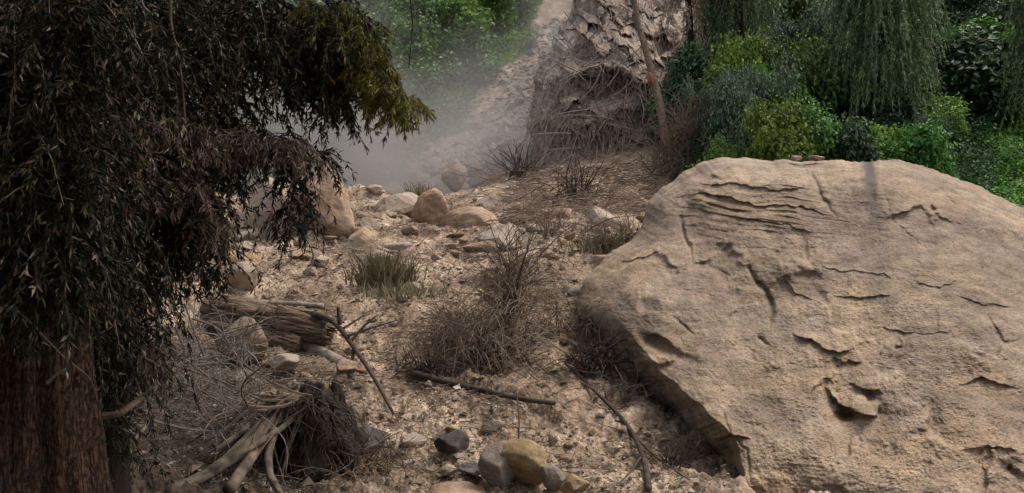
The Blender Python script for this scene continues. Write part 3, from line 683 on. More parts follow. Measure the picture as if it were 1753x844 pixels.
# splintered log
p0, p1, p2 = at(362, 535, 11.2), at(470, 552, 11.0), at(562, 570, 10.8)
root = empty('fallen_log', (float(p0[0]), float(p0[1]), gz(p0[0], p0[1])), 'thick splintered fallen log with torn end, lying on the left of the slope', 'log')
off = np.array(root.location)
rough_tube('trunk', path([p0, p1, p2], 60) - off, .24, .15, M['log'], 90, 3, .3, root, .3)
rough_tube('split_half', path([p0 + np.array([.1, -.15, -.2]), p1 + np.array([0, -.15, -.19]), p2 + np.array([-.35, -.1, -.17])], 60) - off, .16, .10, M['log'], 60, 13, .3, root, .5)
r = np.random.RandomState(8)
for k in range(5):
    s0 = p0 + (p2 - p0) * r.uniform(.25, .7) + np.array([0, -.12 + r.uniform(-.1, .1), r.uniform(.02, .26)]); ln = r.uniform(.5, 1.1)
    rough_tube('splinter', path([s0 - off, s0 - off + np.array([ln * .5, -.03, -.06]), s0 - off + np.array([ln, -.06, -.16 + r.uniform(-.05, .08)])], 24), r.uniform(.04, .09), .01, M['log'], 16, k, .3, root, .4)
for k in range(12):
    s0 = p2 + np.array([r.uniform(-.15, 0), 0, r.uniform(-.16, .18)]) + np.array([-.15, r.uniform(-.15, .1), 0])
    Bq = Buf(); ln = r.uniform(.15, .42); Bq.tube(path([s0 - off, s0 - off + np.array([ln, -.02, -ln * .2 + r.uniform(-.05, .05)])], 4), np.array([.05, .04, .025, .003]), 4)
    Bq.build('splinter', M['log'], root)
pole = rough_tube('pole', path([at(418, 517, 12.3), at(490, 520, 12.3), at(553, 524, 12.2)], 16), .045, .04, M['twig_grey'], 12, 5, .08)
tag(pole, 'slim grey pole lying across the top of the splintered log', 'branch')
tag(rough_tube('broken_log', path([at(520, 588, 10.9), at(560, 612, 10.6), at(592, 628, 10.4)], 16), .10, .085, M['twig_grey'], 24, 6, .12), 'short broken grey log below the torn end of the splintered log', 'log')
tag(rough_tube('broken_log', path([at(430, 560, 11.4), at(480, 590, 11.1), at(535, 612, 10.9)], 16), .13, .06, M['log'], 24, 9, .2), 'dark broken log wedged under the splintered log', 'log')

def branch_thing(name, label, mains, mat, cat='branch', group=None):
    """mains: list of (path points, r0, r1); the first is the stem, the rest its children"""
    base = mains[0][0][0]; root = empty(name, base, label, cat, group); off = np.array(base)
    for k, (P, r0, r1) in enumerate(mains):
        rough_tube('stem' if k == 0 else 'twig', path(P, 18) - off, r0, r1, mat, 8, k, .1, root, .05)
    return root
branch_thing('forked_branch', 'dead forked branch reaching right from the splintered log, its long stem pointing down the slope', [
    ([at(536, 537, 10.8), at(572, 548, 10.6), at(606, 594, 10.1), at(640, 645, 9.4), at(681, 722, 8.7)], .045, .015),
    ([at(600, 585, 10.2), at(625, 556, 10.3), at(648, 538, 10.4)], .022, .008),
    ([at(595, 575, 10.2), at(640, 560, 10.4), at(680, 548, 10.6)], .02, .006),
    ([at(582, 556, 10.4), at(580, 540, 10.4), at(579, 526, 10.4)], .03, .02),
    ([at(588, 562, 10.4), at(615, 545, 10.6), at(635, 530, 10.8)], .018, .006),
    ([at(606, 594, 10.1), at(602, 620, 9.9), at(603, 640, 9.8)], .022, .012)], M['twig_dark'])
branch_thing('bent_branch', 'long thin dark branch bending down the mud beside the giant boulder', [
    (gpath([(968, 632), (1010, 672), (1050, 708), (1080, 742), (1098, 780), (1108, 815), (1110, 848)], .05), .018, .03),
    (gpath([(1092, 762), (1130, 800), (1180, 838)], .05), .012, .005),
    (gpath([(1100, 790), (1080, 820), (1060, 840)], .05), .011, .005)], M['twig_dark'])
branch_thing('thin_stalk', 'thin pale upright stalk standing in the mud above the ochre boulder', [
    ([ground_at(886, 775), ground_at(886, 775) + np.array([.02, 0, .3]), ground_at(886, 775) + np.array([-.01, 0, .62])], .01, .006)], M['twig_brown'])
branch_thing('buried_branch', 'long dark branch half buried in the mud across the centre of the slope', [
    (gpath([(705, 654), (760, 668), (830, 684), (890, 698), (950, 722)], .09), .04, .025)], M['twig_dark'])
branch_thing('leaning_stick', 'thin bare stick leaning up to the right above the dead bush', [
    ([ground_at(893, 500), at(920, 440, 12.6), at(965, 396, 12.9)], .014, .008)], M['twig_dark'])

def shrub(name, label, cat, centre, n, R, H, rad, mat, seed, droop=.6, up=.8, curl=.5, spread=.3, segs=9, group=None, sides=3, stem_mat=None, mass='twigs'):
    r = np.random.RandomState(seed); root = empty(name, centre, label, cat, group); B = Buf()
    subs = [(r.normal() * R * .42, r.normal() * R * .3, r.uniform(.35, 1.05)) for _ in range(7)]
    for k in range(n):
        sc = subs[min(int(r.rand() ** 1.3 * 7), 6)]
        a0 = r.uniform(0, 6.28); rr_ = R * spread * .7 * math.sqrt(r.rand()); p = (math.cos(a0) * rr_, math.sin(a0) * rr_ * .7, r.uniform(0, 1) ** 1.2 * H * sc[2] * (.85 if droop > .7 else .2)); p = (p[0] + sc[0], p[1] + sc[1], p[2])
        a1 = r.uniform(0, 6.28); el = r.uniform(.1, 1.2) * up
        d = (math.cos(a1) * math.cos(el), math.sin(a1) * math.cos(el), math.sin(el) + .05)
        ln = r.uniform(.35, 1.0) * math.hypot(R, H)
        q = wander(p, d, ln, segs, curl, 0., r, droop * r.uniform(.5, 2.6)); q[:, 2] = np.maximum(q[:, 2], -.12)
        if r.rand() < .45:
            for _ in range(2):
                i0 = r.randint(2, segs - 2); dq = unit(q[i0 + 1] - q[i0]) + r.normal(size=3) * .55
                B.tube(wander(q[i0], dq, ln * r.uniform(.12, .35), 4, .6, .2, r), np.linspace(rad * .6, rad * .3, 4), 3)
        B.tube(q, np.linspace(rad * r.uniform(.5, 1.3) * (2.2 if r.rand() < .08 else 1), rad * .4, segs), sides)
    o = B.build(mass, mat, root)
    for k in range(6):
        B = Buf(); a1 = r.uniform(0, 6.28); q = wander((r.normal() * .1, r.normal() * .1, -.05), (math.cos(a1) * .4, math.sin(a1) * .4, 1), H * r.uniform(.6, 1.05), 8, .3, 0, r)
        B.tube(q, np.linspace(rad * 2.6, rad * .6, 8), 5); B.build('stem', stem_mat or mat, root)
    return root
def gp(px, py): return tuple(ground_at(px, py))
shrub('dead_bush', 'big domed dead bush of tangled drooping brown twigs in the centre of the slope', 'dead bush', gp(835, 632), 400, .55, .85, .0065, M['twig_brown'], 3, 1.6, .9, .8, .45, stem_mat=M['twig_dark'])
shrub('dead_bush', 'dark dense upper dead bush rising behind the big domed dead bush', 'dead bush', gp(875, 548), 230, .26, 1.35, .007, M['twig_brown'], 33, 1.5, 1.0, .7, .5, stem_mat=M['twig_dark'])
shrub('dead_bush', 'lower flattened dead bush against the left side of the big domed dead bush', 'dead bush', gp(775, 600), 300, .6, .42, .006, M['twig_brown'], 4, .9, .6, .6, .7)
shrub('dead_bush', 'sparse upright dead bush on the slope above the big domed dead bush', 'dead bush', gp(885, 480), 80, .6, 1.0, .007, M['twig_brown'], 5, .3, 1.2, .4, .3, stem_mat=M['twig_dark'])
shrub('dead_bush', 'wide low dead bush between the wedge-shaped rock and the giant boulder', 'dead bush', gp(935, 405), 130, 1.2, .6, .008, M['twig_brown'], 6, .5, .8, .6, .7)
shrub('dead_bush', 'small olive-brown dead bush just left of the giant boulder top corner', 'dead bush', gp(1040, 425), 200, .8, .5, .008, M['twig_brown'], 7, .6, .8, .6, .5)
shrub('dead_bush', 'small dark dead bush on the mud at the left end of the buried branch', 'dead bush', gp(728, 655), 110, .3, .45, .007, M['twig_dark'], 8, .5, 1., .6, .4)
shrub('dead_bush', 'dark root tangle wedged against the left corner of the giant boulder', 'roots', gp(1012, 645), 110, .3, .6, .009, M['twig_dark'], 9, .9, 1.1, .6, .5)
shrub('dead_bush', 'pale broken twigs in front of the dark root tangle by the giant boulder', 'twigs', gp(1045, 680), 36, .5, .35, .008, M['twig_grey'], 10, .3, .6, .6, .3)
shrub('dead_bush', 'small tuft of dark twigs at the foot of the giant boulder near the bottom edge', 'twigs', gp(1155, 800), 50, .2, .3, .005, M['twig_dark'], 12, .3, 1.2, .6, .4)
shrub('dead_bush', 'brown root tangle beside the buried branch, right of the big domed dead bush', 'roots', gp(960, 580), 120, .45, .4, .007, M['twig_brown'], 13, .8, .8, .8, .5)
shrub('dead_bush', 'loose brown twigs behind the root clump left of the black blocky rock', 'twigs', gp(590, 800), 130, .5, .35, .005, M['twig_brown'], 14, .5, .8, .6, .6)
shrub('dead_bush', 'leggy dead twigs on the debris under the outcrop', 'dead bush', tuple(at(985, 345, 21)), 60, .7, 1.3, .013, M['twig_dark'], 15, .1, 1.4, .3, .8)
shrub('dead_bush', 'spiky dead bush at the left edge of the debris under the outcrop', 'dead bush', tuple(at(893, 300, 23.5)), 60, .7, 1.0, .013, M['twig_dark'], 16, .1, 1.4, .3, .5)

# olive grass tuft
def tuft(px, py, n, h, wd, seed, label, mat='grass_olive'):
    r = np.random.RandomState(seed); g = ground_at(px, py); B = Buf()
    for k in range(n):
        p = np.array([r.normal() * wd * .33, r.normal() * wd * .25, -.03]); a1 = r.uniform(0, 6.28); l_ = r.uniform(.25, .8) * .8
        d = np.array([math.cos(a1) * l_, math.sin(a1) * l_, 1]); q = wander(p, d, h * r.uniform(.4, 1.1), 6, .25, 0, r, .8)
        side = unit(np.cross(d, [0, 1, .2]))[None]; wv = np.linspace(.012, .002, 6)[:, None] * 1.3
        V = np.concatenate([q - side * wv, q + side * wv]); i = np.arange(5)
        B.add(V, np.stack([i, i + 6, i + 7, i + 1], 1))
    o = B.build('grass_tuft', M[mat]); o.location = g
    return tag(o, label, 'grass tuft')
tuft(658, 488, 420, .62, .62, 1, 'large olive-green grass tuft standing on the left of the slope')
tuft(690, 505, 200, .28, .8, 2, 'low flattened olive grass in front of the large grass tuft')
tuft(1045, 432, 260, .4, 1.0, 3, 'low olive grass on the slope beside the upper left edge of the giant boulder')
tuft(720, 345, 120, .5, .6, 6, 'faint grass tuft beside the upright brown rock on the crest')

# fine green creeping debris near boulder
# ------------------------------------------------------------------ uprooted root clump with branches, lower left
base = at(540, 800, 6.9)
g0 = ground_at(545, 800)
root = empty('root_clump', g0, 'dark uprooted root clump hanging with soil and roots, lower left of the slope', 'root clump'); off = np.array(g0)
P = rock_shape(301, 16, 10, True, .22); P = P * (1 + .35 * fbm(ICO_V * 2.5, 4, .6, ridged=True)[:, None]); P = P * np.array([.26, .24, .44]); c0 = at(540, 745, 7.3) - off
mesh_np('root_ball', P + c0, ICO_F, M['rootsoil'], True, root)
for k, (dx, dy, dz, q1, q2, q3) in enumerate([(-.22, .15, .05, .24, .2, .24), (.2, .05, .0, .17, .18, .34), (-.1, .2, -.25, .42, .25, .25), (-.35, .2, -.2, .25, .2, .2)]):
    P = rock_shape(310 + k, 16, 10, True, .22); P = P * (1 + .35 * fbm(ICO_V * 2.5 + k, 4, .6, ridged=True)[:, None]) * np.array([q1, q2, q3])
    mesh_np('root_ball', P + c0 + np.array([dx, dy, dz]), ICO_F, M['rootsoil'], True, root)
r = np.random.RandomState(44); B = Buf()
for k in range(130):
    x1 = r.normal() * .2 + .06; z1 = .42 - abs(x1) * .5 - r.rand() ** 2 * .5
    q = wander(c0 + np.array([x1, -.18 + r.normal() * .08, z1]), (r.normal() * .5 + x1, -.25, -.1), r.uniform(.1, .5), 10, 1.3, .8, r, 3.0)
    B.tube(q, np.linspace(r.uniform(.004, .011), .002, 10), 4)
B.build('root', M['twig_dark'], root); B = Buf()
for k in range(46):
    q = wander(c0 + np.array([r.normal() * .12 - .1, -.12, .38]), (-1, r.normal() * .35 - .5, r.uniform(-1.5, -.2)), r.uniform(.6, 1.7), 12, .6, .05, r, .3)
    B.tube(q, np.linspace(r.uniform(.008, .018), .004, 12), 5)
B.build('root', M['twig_brown'], root)
bl = [([(512, 676, 7.6), (470, 712, 7.1), (420, 770, 6.6), (350, 815, 6.2), (288, 842, 5.9)], .05, .035, 'thick mossy branch fanning down left from the root clump, the lowest-reaching one'),
      ([(505, 690, 7.5), (462, 740, 7.0), (430, 782, 6.6), (392, 840, 6.2)], .03, .045, 'grey branch dropping steeply from the root clump towards the bottom edge'),
      ([(515, 668, 7.7), (450, 720, 7.0), (380, 790, 6.4), (310, 832, 6.0)], .028, .02, 'straight slim mossy branch above the thick mossy branch'),
      ([(518, 700, 7.3), (480, 735, 6.9), (430, 765, 6.6), (385, 790, 6.4)], .022, .026, 'bright slim branch crossing in front of the root clump'),
      ([(470, 735, 6.9), (458, 780, 6.7), (462, 815, 6.5), (482, 850, 6.3)], .032, .026, 'curving pale root hanging down from the root clump'),
      ([(508, 672, 7.7), (440, 690, 7.3), (395, 712, 7.0), (350, 724, 6.8)], .016, .008, 'thin twig sweeping left from the top of the root clump'),
      ([(500, 680, 7.6), (452, 700, 7.2), (415, 740, 6.9), (370, 770, 6.6)], .03, .02, 'dull brown branch behind the slim mossy branch'),
      ([(250, 730, 6.0), (215, 770, 5.4), (160, 815, 5.0), (118, 846, 4.8)], .012, .008, 'thin bare twig rising from the bottom edge in front of the dark tree')]
for pts, r0, r1, lab in bl:
    o = rough_tube('fallen_branch', path([at(*q) for q in pts], 30), r0, r1, M['branch_moss'], 20, len(lab), .25, None, .25); tag(o, lab, 'branch')
# twig tangle left
c = at(330, 650, 8.2)
r = np.random.RandomState(15); root = empty('twig_tangle', c, 'dense tangle of bare pale grey twigs between the dark tree and the root clump', 'twig tangle'); B = Buf(); off = c
for k in range(420):
    px, py, Y = r.uniform(225, 440), r.uniform(560, 760), r.uniform(6.6, 8.6)
    an = r.uniform(-.6, 2.4); d = np.array([math.cos(an), r.normal() * .4, math.sin(an) * (1 if r.rand() < .6 else -1)])
    q = wander(at(px, py, Y) - off, d, r.uniform(.2, .9), 10, .7, 0, r, .3); B.tube(q, np.linspace(r.uniform(.0035, .008), .002, 10), 4)
B.build('twigs', M['twig_grey'], root)
for pts in [[(330, 545, 7.2), (375, 560, 7.2), (400, 600, 7.2), (420, 640, 7.1), (455, 660, 7.2)], [(255, 620, 7.0), (310, 628, 7.0), (370, 622, 7.2), (440, 602, 7.4)],
            [(270, 645, 6.8), (330, 660, 6.9), (380, 690, 7.0), (430, 712, 7.1)], [(300, 560, 7.0), (318, 600, 7.0), (290, 632, 7.0)], [(260, 720, 6.5), (320, 735, 6.6), (360, 738, 6.7)], [(350, 610, 7), (330, 560, 7), (316, 520, 7)]]:
    B = Buf(); B.tube(path([at(*q) for q in pts], 16) - off, np.linspace(.014, .007, 16), 6); B.build('branch', M['twig_grey'], root)

# ------------------------------------------------------------------ foreground cypress, left
tb = np.array([-2.5, 4.1, gz(-2.5, 4.1)])
cy = empty('cypress_tree', tb, 'big dark cypress with reddish bark and drooping sprays, filling the left foreground', 'tree')
T0 = path([tb + np.array([.0, 0, -.3]), tb + np.array([-.02, 0, 1.2]), tb + np.array([-.1, .3, 3]), tb + np.array([.1, .2, 6.5])], 260)
rough_tube('trunk', T0 - tb, .36, .2, M['bark_red'], 160, 3, .22, cy, .2, flare=.14)
# root flare buttress
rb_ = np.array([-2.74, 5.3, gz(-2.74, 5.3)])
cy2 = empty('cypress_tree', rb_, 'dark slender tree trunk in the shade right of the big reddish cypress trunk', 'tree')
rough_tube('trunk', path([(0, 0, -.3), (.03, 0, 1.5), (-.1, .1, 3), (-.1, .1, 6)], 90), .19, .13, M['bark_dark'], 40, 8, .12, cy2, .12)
def sprays(B, n, region, seed, leafL=(.035, .065), leafW=(.007, .013), slen=(.25, .6), per=34, out=None):
    """hanging sprays: region() gives a start point; each is a drooping stem set with small leaves"""
    r = np.random.RandomState(seed)
    for k in range(n):
        p = region(r); a1 = r.uniform(0, 6.28); d = np.array([math.cos(a1), math.sin(a1), r.uniform(-.9, .3)])
        if out is not None: d = d + out * .6
        ln = r.uniform(*slen); q = wander(p, d, ln, 7, .3, .5, r, 2.4)
        B.tube(q, np.linspace(.004, .0012, 7), 3)
        tt = r.uniform(0.1, 1, per) * 6; i = np.minimum(tt.astype(int), 5); f = (tt - i)[:, None]
        P = q[i] * (1 - f) + q[i + 1] * f; dr = q[i + 1] - q[i]
        Dd = unit(unit(dr) * .7 + r.normal(size=(per, 3)) * .55 + np.array([0, 0, -.55]))
        B.leaves(P, Dd, r.normal(size=(per, 3)), r.uniform(*leafL, per), r.uniform(*leafW, per))
def blobs(lst):
    """lst of (px,py,Y,rx_px,ry_px,rY,weight)"""
    wts = np.array([b_[6] for b_ in lst], float); wts /= wts.sum()
    def f(r):
        b_ = lst[r.choice(len(lst), p=wts)]; v = r.normal(size=3); v /= np.linalg.norm(v); v *= r.rand() ** .4
        return at(b_[0] + v[0] * b_[3], b_[1] + v[1] * b_[4], b_[2] + v[2] * b_[5])
    return f
core = [(70, 440, 3.55, 90, 60, .15, 2.2), (40, 330, 3.5, 110, 90, .2, 3), (60, 180, 3.5, 120, 110, .25, 3.2), (80, 40, 3.5, 130, 80, .25, 3), (150, 330, 3.8, 60, 120, .2, 2.2), (120, 60, 4.9, 260, 150, 1.2, 9), (330, 60, 5.4, 200, 120, 1.0, 7), (90, 260, 4.8, 200, 150, 1.0, 8), (270, 250, 5.2, 160, 130, .9, 6), (470, 35, 5.6, 140, 62, .8, 4.5), (560, 60, 5.4, 70, 60, .6, 2.5),
        (60, 420, 4.7, 120, 90, .8, 4), (190, 400, 5.0, 130, 90, .7, 4), (160, 500, 5.2, 90, 60, .6, 2.5), (300, 350, 5.2, 55, 60, .5, 1.4), (-150, 200, 4.6, 250, 260, 1.2, 5), (385, 205, 5.4, 35, 40, .4, .6)]
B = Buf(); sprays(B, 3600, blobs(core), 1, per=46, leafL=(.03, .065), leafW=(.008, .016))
sprays(B, 150, blobs([(235, 600, 5.1, 35, 90, .25, 1), (175, 560, 4.6, 40, 50, .25, 1), (180, 700, 4.9, 30, 110, .3, 1.3)]), 8, per=40, leafL=(.03, .065), leafW=(.008, .016))
B.build('crown', M['leaf_fore'], cy, origin=tb).location = (0, 0, 0)
# outer drooping fringe
fr = [(600, 60, 5.2, 32, 50, .3, 3), (560, 110, 5.2, 40, 50, .3, 3.5), (535, 100, 5.2, 30, 50, .3, 2.5), (575, 170, 5.2, 22, 30, .25, 2.0),
      (400, 235, 5.0, 60, 22, .3, 2.5), (470, 238, 5.0, 50, 18, .25, 2.2), (535, 260, 5.0, 26, 12, .2, 1.2), (495, 310, 5.0, 10, 55, .15, 1.5), (390, 265, 5.0, 40, 18, .3, .8), (325, 340, 5.0, 50, 50, .3, 2.0),
      (320, 400, 5.0, 45, 50, .3, 2.0), (290, 440, 5.0, 50, 40, .3, 2), (200, 470, 4.8, 70, 40, .3, 1.6), (130, 490, 4.6, 20, 20, .2, .8), (505, 360, 5, 10, 40, .15, 1.6), (370, 440, 5.0, 30, 25, .2, .9), (235, 560, 5.0, 20, 50, .2, .6)]
B = Buf(); sprays(B, 560, blobs(fr), 2, per=28, slen=(.15, .4)); B.build('fringe', M['leaf_fore'], cy, origin=tb).location = (0, 0, 0)
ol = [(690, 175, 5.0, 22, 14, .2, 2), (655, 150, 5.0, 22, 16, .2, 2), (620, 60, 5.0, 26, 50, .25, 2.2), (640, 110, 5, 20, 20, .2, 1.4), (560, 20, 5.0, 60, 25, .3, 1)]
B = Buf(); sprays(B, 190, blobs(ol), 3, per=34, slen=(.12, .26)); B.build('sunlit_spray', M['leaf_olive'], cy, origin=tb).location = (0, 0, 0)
B = Buf(); sprays(B, 60, blobs([(30, 30, 3.9, 50, 35, .2, 3), (100, 95, 3.9, 12, 12, .1, .4), (110, 60, 4, 30, 20, .2, .5)]), 4, per=30, slen=(.1, .25), leafL=(.04, .07), leafW=(.008, .014))
B.build('pale_spray', M['leaf_fresh'], cy, origin=tb).location = (0, 0, 0)
dd_ = [(140, 455, 4.1, 28, 25, .15, 1), (255, 610, 4.9, 16, 30, .15, 1), (65, 305, 4.0, 30, 20, .2, 1), (230, 280, 4.2, 40, 25, .2, 1), (250, 200, 4.4, 60, 40, .3, 1), (340, 225, 4.6, 40, 30, .2, 1.2), (320, 300, 4.7, 40, 40, .2, 1.5), (420, 230, 4.8, 50, 14, .2, 1.4), (500, 245, 4.8, 40, 12, .2, 1),
       (180, 210, 4.2, 60, 30, .2, 1), (10, 350, 3.9, 20, 20, .1, .5), (360, 370, 4.8, 40, 40, .2, 1.2)]
B = Buf(); sprays(B, 620, blobs(dd_), 5, per=22, slen=(.1, .28)); B.build('dead_spray', M['leaf_drydead'], cy, origin=tb).location = (0, 0, 0)
# unseen canopy above, left and behind the camera, stretched to shade the foreground
r = np.random.RandomState(9); B = Buf()
P = np.stack([r.uniform(-7, 1.6, 36000), r.uniform(-4, 9.8, 36000), r.uniform(0, 1, 36000)], 1)
lowz = CAMZ + .33 * np.maximum(P[:, 1], 1) + .25; P[:, 2] = lowz + .1 + P[:, 2] ** 1.3 * 2.6
edge = (P[:, 0] - .3 * np.sin(P[:, 1] * 2)) < 1.7 - .1 * np.maximum(P[:, 1] - 7, 0) - (P[:, 2] - lowz) * .3
P = P[edge & (perlin(P * 1.1) > -.25)]
B.leaves(P, r.normal(size=P.shape) + np.array([0, 0, -.6]), r.normal(size=P.shape) + np.array([0, 0, .8]), r.uniform(.12, .26, len(P)), r.uniform(.05, .10, len(P)))
B.build('shade_canopy', M['leaf_fore'], cy, origin=tb).location = (0, 0, 0)
for pts, r0, mt in [([(0, 527, 3.4), (30, 530, 3.4), (60, 560, 3.5), (110, 612, 3.6)], .006, 'twig_grey'), ([(80, 656, 3.6), (102, 636, 3.6), (112, 632, 3.6)], .007, 'twig_grey'), ([(118, 582, 3.6), (122, 540, 3.6), (134, 500, 3.7)], .005, 'twig_grey'),
                    ([(165, 715, 4.4), (205, 708, 4.4), (245, 680, 4.5)], .024, 'twig_brown'), ([(110, 612, 3.6), (155, 648, 4.0), (172, 706, 4.4)], .006, 'twig_brown'), ([(0, 408, 3.5), (30, 394, 3.5), (65, 378, 3.6)], .006, 'twig_grey'),
                    ([(96, 378, 3.6), (105, 402, 3.6), (130, 400, 3.6), (160, 386, 3.6)], .005, 'twig_grey'), ([(213, 42, 4.0), (232, 70, 4.0), (243, 92, 4.0)], .008, 'twig_grey'), ([(293, -10, 4.2), (291, 30, 4.2), (299, 75, 4.2), (310, 120, 4.2), (317, 210, 4.3)], .010, 'twig_brown'),
                    ([(240, -8, 4.1), (246, 12, 4.1), (262, 26, 4.1)], .007, 'twig_grey'), ([(188, -10, 4.1), (190, 20, 4.1)], .007, 'twig_brown'), ([(700, -20, 6.5), (707, 40, 6.5), (700, 115, 6.5)], .006, 'twig_dark')]:
    B = Buf(); B.tube(path([at(*q) for q in pts], 14) - tb, np.linspace(r0, r0 * .7, 14), 6); B.build('branch', M[mt], cy)
for pts in [[(-60, 200, 4.2), (150, 120, 4.8), (380, 40, 5.3), (600, 30, 5.4)], [(-60, 330, 4.2), (150, 250, 4.8), (330, 215, 5.2), (440, 232, 5.3)], [(0, 60, 4.3), (250, -20, 5), (500, -60, 5.4)]]:
    B = Buf(); B.tube(path([at(*q) for q in pts], 20) - tb, np.linspace(.06, .012, 20), 8); B.build('limb', M['bark_dark'], cy)

# ------------------------------------------------------------------ broadleaf crowns
def crown_pts(r, nl, R, H, n):
    """leaf points over the shells of a cluster of uneven lobes"""
    c = np.stack([r.normal(size=nl) * R * .45, r.normal(size=nl) * R * .45, H * (.25 + .6 * r.rand(nl))], 1)
    c[:, :2] *= (1 - .45 * (c[:, 2:3] / H)); rad = R * r.uniform(.2, .48, nl) * (11 / max(nl, 11)) ** .3
    k = r.choice(nl, n, p=rad ** 2 / (rad ** 2).sum()); v = unit(r.normal(size=(n, 3))); v[:, 2] = v[:, 2] * .8
    rr_ = (r.uniform(0, 1, n) ** .45) * (1 + .22 * perlin(v * 2.2 + k[:, None] * 3.1)); P = c[k] + v * (rad[k] * rr_)[:, None]
    P[:, 2] = np.maximum(P[:, 2], .02 * H)
    return P, v
def clump(P, v, r, size, per=5, flat=.6):
    n = len(P); PP = np.repeat(P, per, 0) + r.normal(size=(n * per, 3)) * size * .6; vv = np.repeat(v, per, 0)
    Nn = unit(vv * .5 + np.array([0, 0, flat]) + r.normal(size=PP.shape) * .45); D = np.cross(Nn, r.normal(size=PP.shape)) + vv * .3 - np.array([0, 0, .25])
    return PP, D, Nn
def make_tree(name, seed, R, H, n, size, mat, trunkH, trR=.08, aspect=.5):
    r = np.random.RandomState(seed); P, v = crown_pts(r, 20, R, H, n); P[:, 2] += trunkH; PP, D, Nn = clump(P, v, r, size)
    B = Buf(); L_ = r.uniform(.6, 1.25, len(PP)) * size; B.leaves(PP, D, Nn, L_, L_ * aspect)
    root = bpy.data.objects.new(name, None); COL.objects.link(root)
    B.build('crown', M[mat], root); B = Buf()
    B.tube(path([(0, 0, -.5), (r.normal() * .1, 0, (trunkH + H) * .4), (r.normal() * .2, r.normal() * .2, (trunkH + H) * .8)], 10), np.linspace(trR, trR * .3, 10), 6)
    for k in range(7):
        a1 = r.uniform(0, 6.28); z0 = trunkH * .6 + r.rand() * H * .4; B.tube(wander((0, 0, z0), (math.cos(a1), math.sin(a1), .8), R * .8, 6, .3, 0, r), np.linspace(trR * .5, trR * .12, 6), 4)
    B.build('trunk', M['bark_dark'], root)
    return root
def copy_tree(o):
    c = o.copy(); COL.objects.link(c)
    for ch_ in list(o.children): q = ch_.copy(); COL.objects.link(q); q.parent = c
    return c
MATS = ['green_mid', 'green_dark', 'green_grey', 'green_yellow', 'green_dark', 'green_mid']
PROT = {}
for k, mt in enumerate(MATS): PROT[k] = make_tree('bushy_tree', 400 + k, 1.0, 1.35, 2300 if k != 1 else 2600, [.085, .10, .075, .09, .13, .12][k], mt, .1, .035, .5 if k != 2 else .42)
used = set()
def put_tree(k, px, pytop, Y, width, label, name='bushy_tree', cat='bush', group='bushes and trees on the right slope', rot=None, depth=1.):
    x0 = (px - CX) / F * Y; g = gz(x0, Y); top = CAMZ + (CY - pytop) / F * Y; h = max(top - g, 1.0)
    o = PROT[k] if k not in used else copy_tree(PROT[k]); used.add(k)
    o.name = name; o.location = (x0, Y, g - .1); sx_ = width / F * Y / 2.0
    o.scale = (sx_, sx_ * depth, h / 1.55); o.rotation_euler = (0, 0, rr.uniform(0, 6.28) if rot is None else rot)
    return tag(o, label, cat, group)
hand = [(2, 1215, 120, 22.5, 90, 'grey-green leafy shrub at the right foot of the outcrop, behind the boulder edge'),
        (2, 1262, 100, 21, 130, 'grey-green bush right of the outcrop, second from it'),
        (3, 1258, 30, 24, 140, 'yellow-green tree high beside the outcrop'),
        (0, 1290, 40, 24, 190, 'bright mid-green tree right of the yellow-green tree beside the outcrop'),
        (2, 1265, 85, 22, 140, 'pale grey-green bush below the bright mid-green tree'),
        (3, 1320, 140, 19.5, 160, 'rounded yellow-green bush directly above the left part of the giant boulder'),
        (0, 1400, 40, 25, 200, 'dense green tree left of the weeping conifer'),
        (0, 1385, 160, 20, 170, 'leafy green bush above the crack in the boulder top'),
        (4, 1445, 195, 19.5, 150, 'broad-leaved dark bush behind the middle of the boulder top'),
        (3, 1505, 190, 20.5, 160, 'yellow-green broad-leaved bush behind the dark streak of the boulder'),
        (5, 1560, 200, 20, 150, 'large-leaved green bush right of the dark streak of the boulder'),
        (3, 1590, 150, 24, 150, 'yellow-green bush at the upper end of the bright low slope'),
        (4, 1650, 90, 26, 210, 'dark layered tree at the upper right of the view'),
        (0, 1690, 120, 27, 170, 'green bush above the bright low slope near the right edge'),
        (2, 1590, 175, 21.5, 80, 'small grey-green bush at the foot of the weeping conifer'),
        (1, 1192, 225, 22, 50, 'dark low shrub at the right foot of the outcrop'),
        (1, 1480, 120, 24, 160, 'very dark bush in the hollow under the weeping conifer'),
        (1, 1540, 130, 25, 160, 'very dark bush right of the hollow under the weeping conifer'),
        (5, 1330, 100, 22.5, 150, 'large-leaved bush in the middle of the slope above the yellow-green bush'),
        (0, 1240, 215, 19.5, 80, 'small green bush touching the left corner of the boulder top')]
for h_ in hand: put_tree(*h_)
cnt = 0
for Y in (26, 28.5, 31.5, 35, 39, 44, 50, 57):
    px = 1200 + rr.uniform(0, 60)
    while px < 1860:
        w_ = rr.uniform(3.2, 4.6) / Y * F; top = CY - ((gz((px - CX) / F * Y, Y) - CAMZ + rr.uniform(2.2, 4.2)) / Y * F)
        if top + 60 > -200:
            ki = rr.choice([0, 1, 1, 4, 5, 3, 0, 2]); desc = ['mid-green', 'dark green', 'grey-green', 'yellow-green', 'dark broad-leaved', 'broad-leaved green'][ki]
            where = 'upper slope behind the weeping conifer' if 1360 < px < 1620 else ('upper slope at the far right' if px >= 1620 else 'upper slope right of the outcrop')
            put_tree(ki, px, top, Y, w_, f'{desc} tree crowded into the wood on the {where}', cat='tree'); cnt += 1
        px += w_ * .62
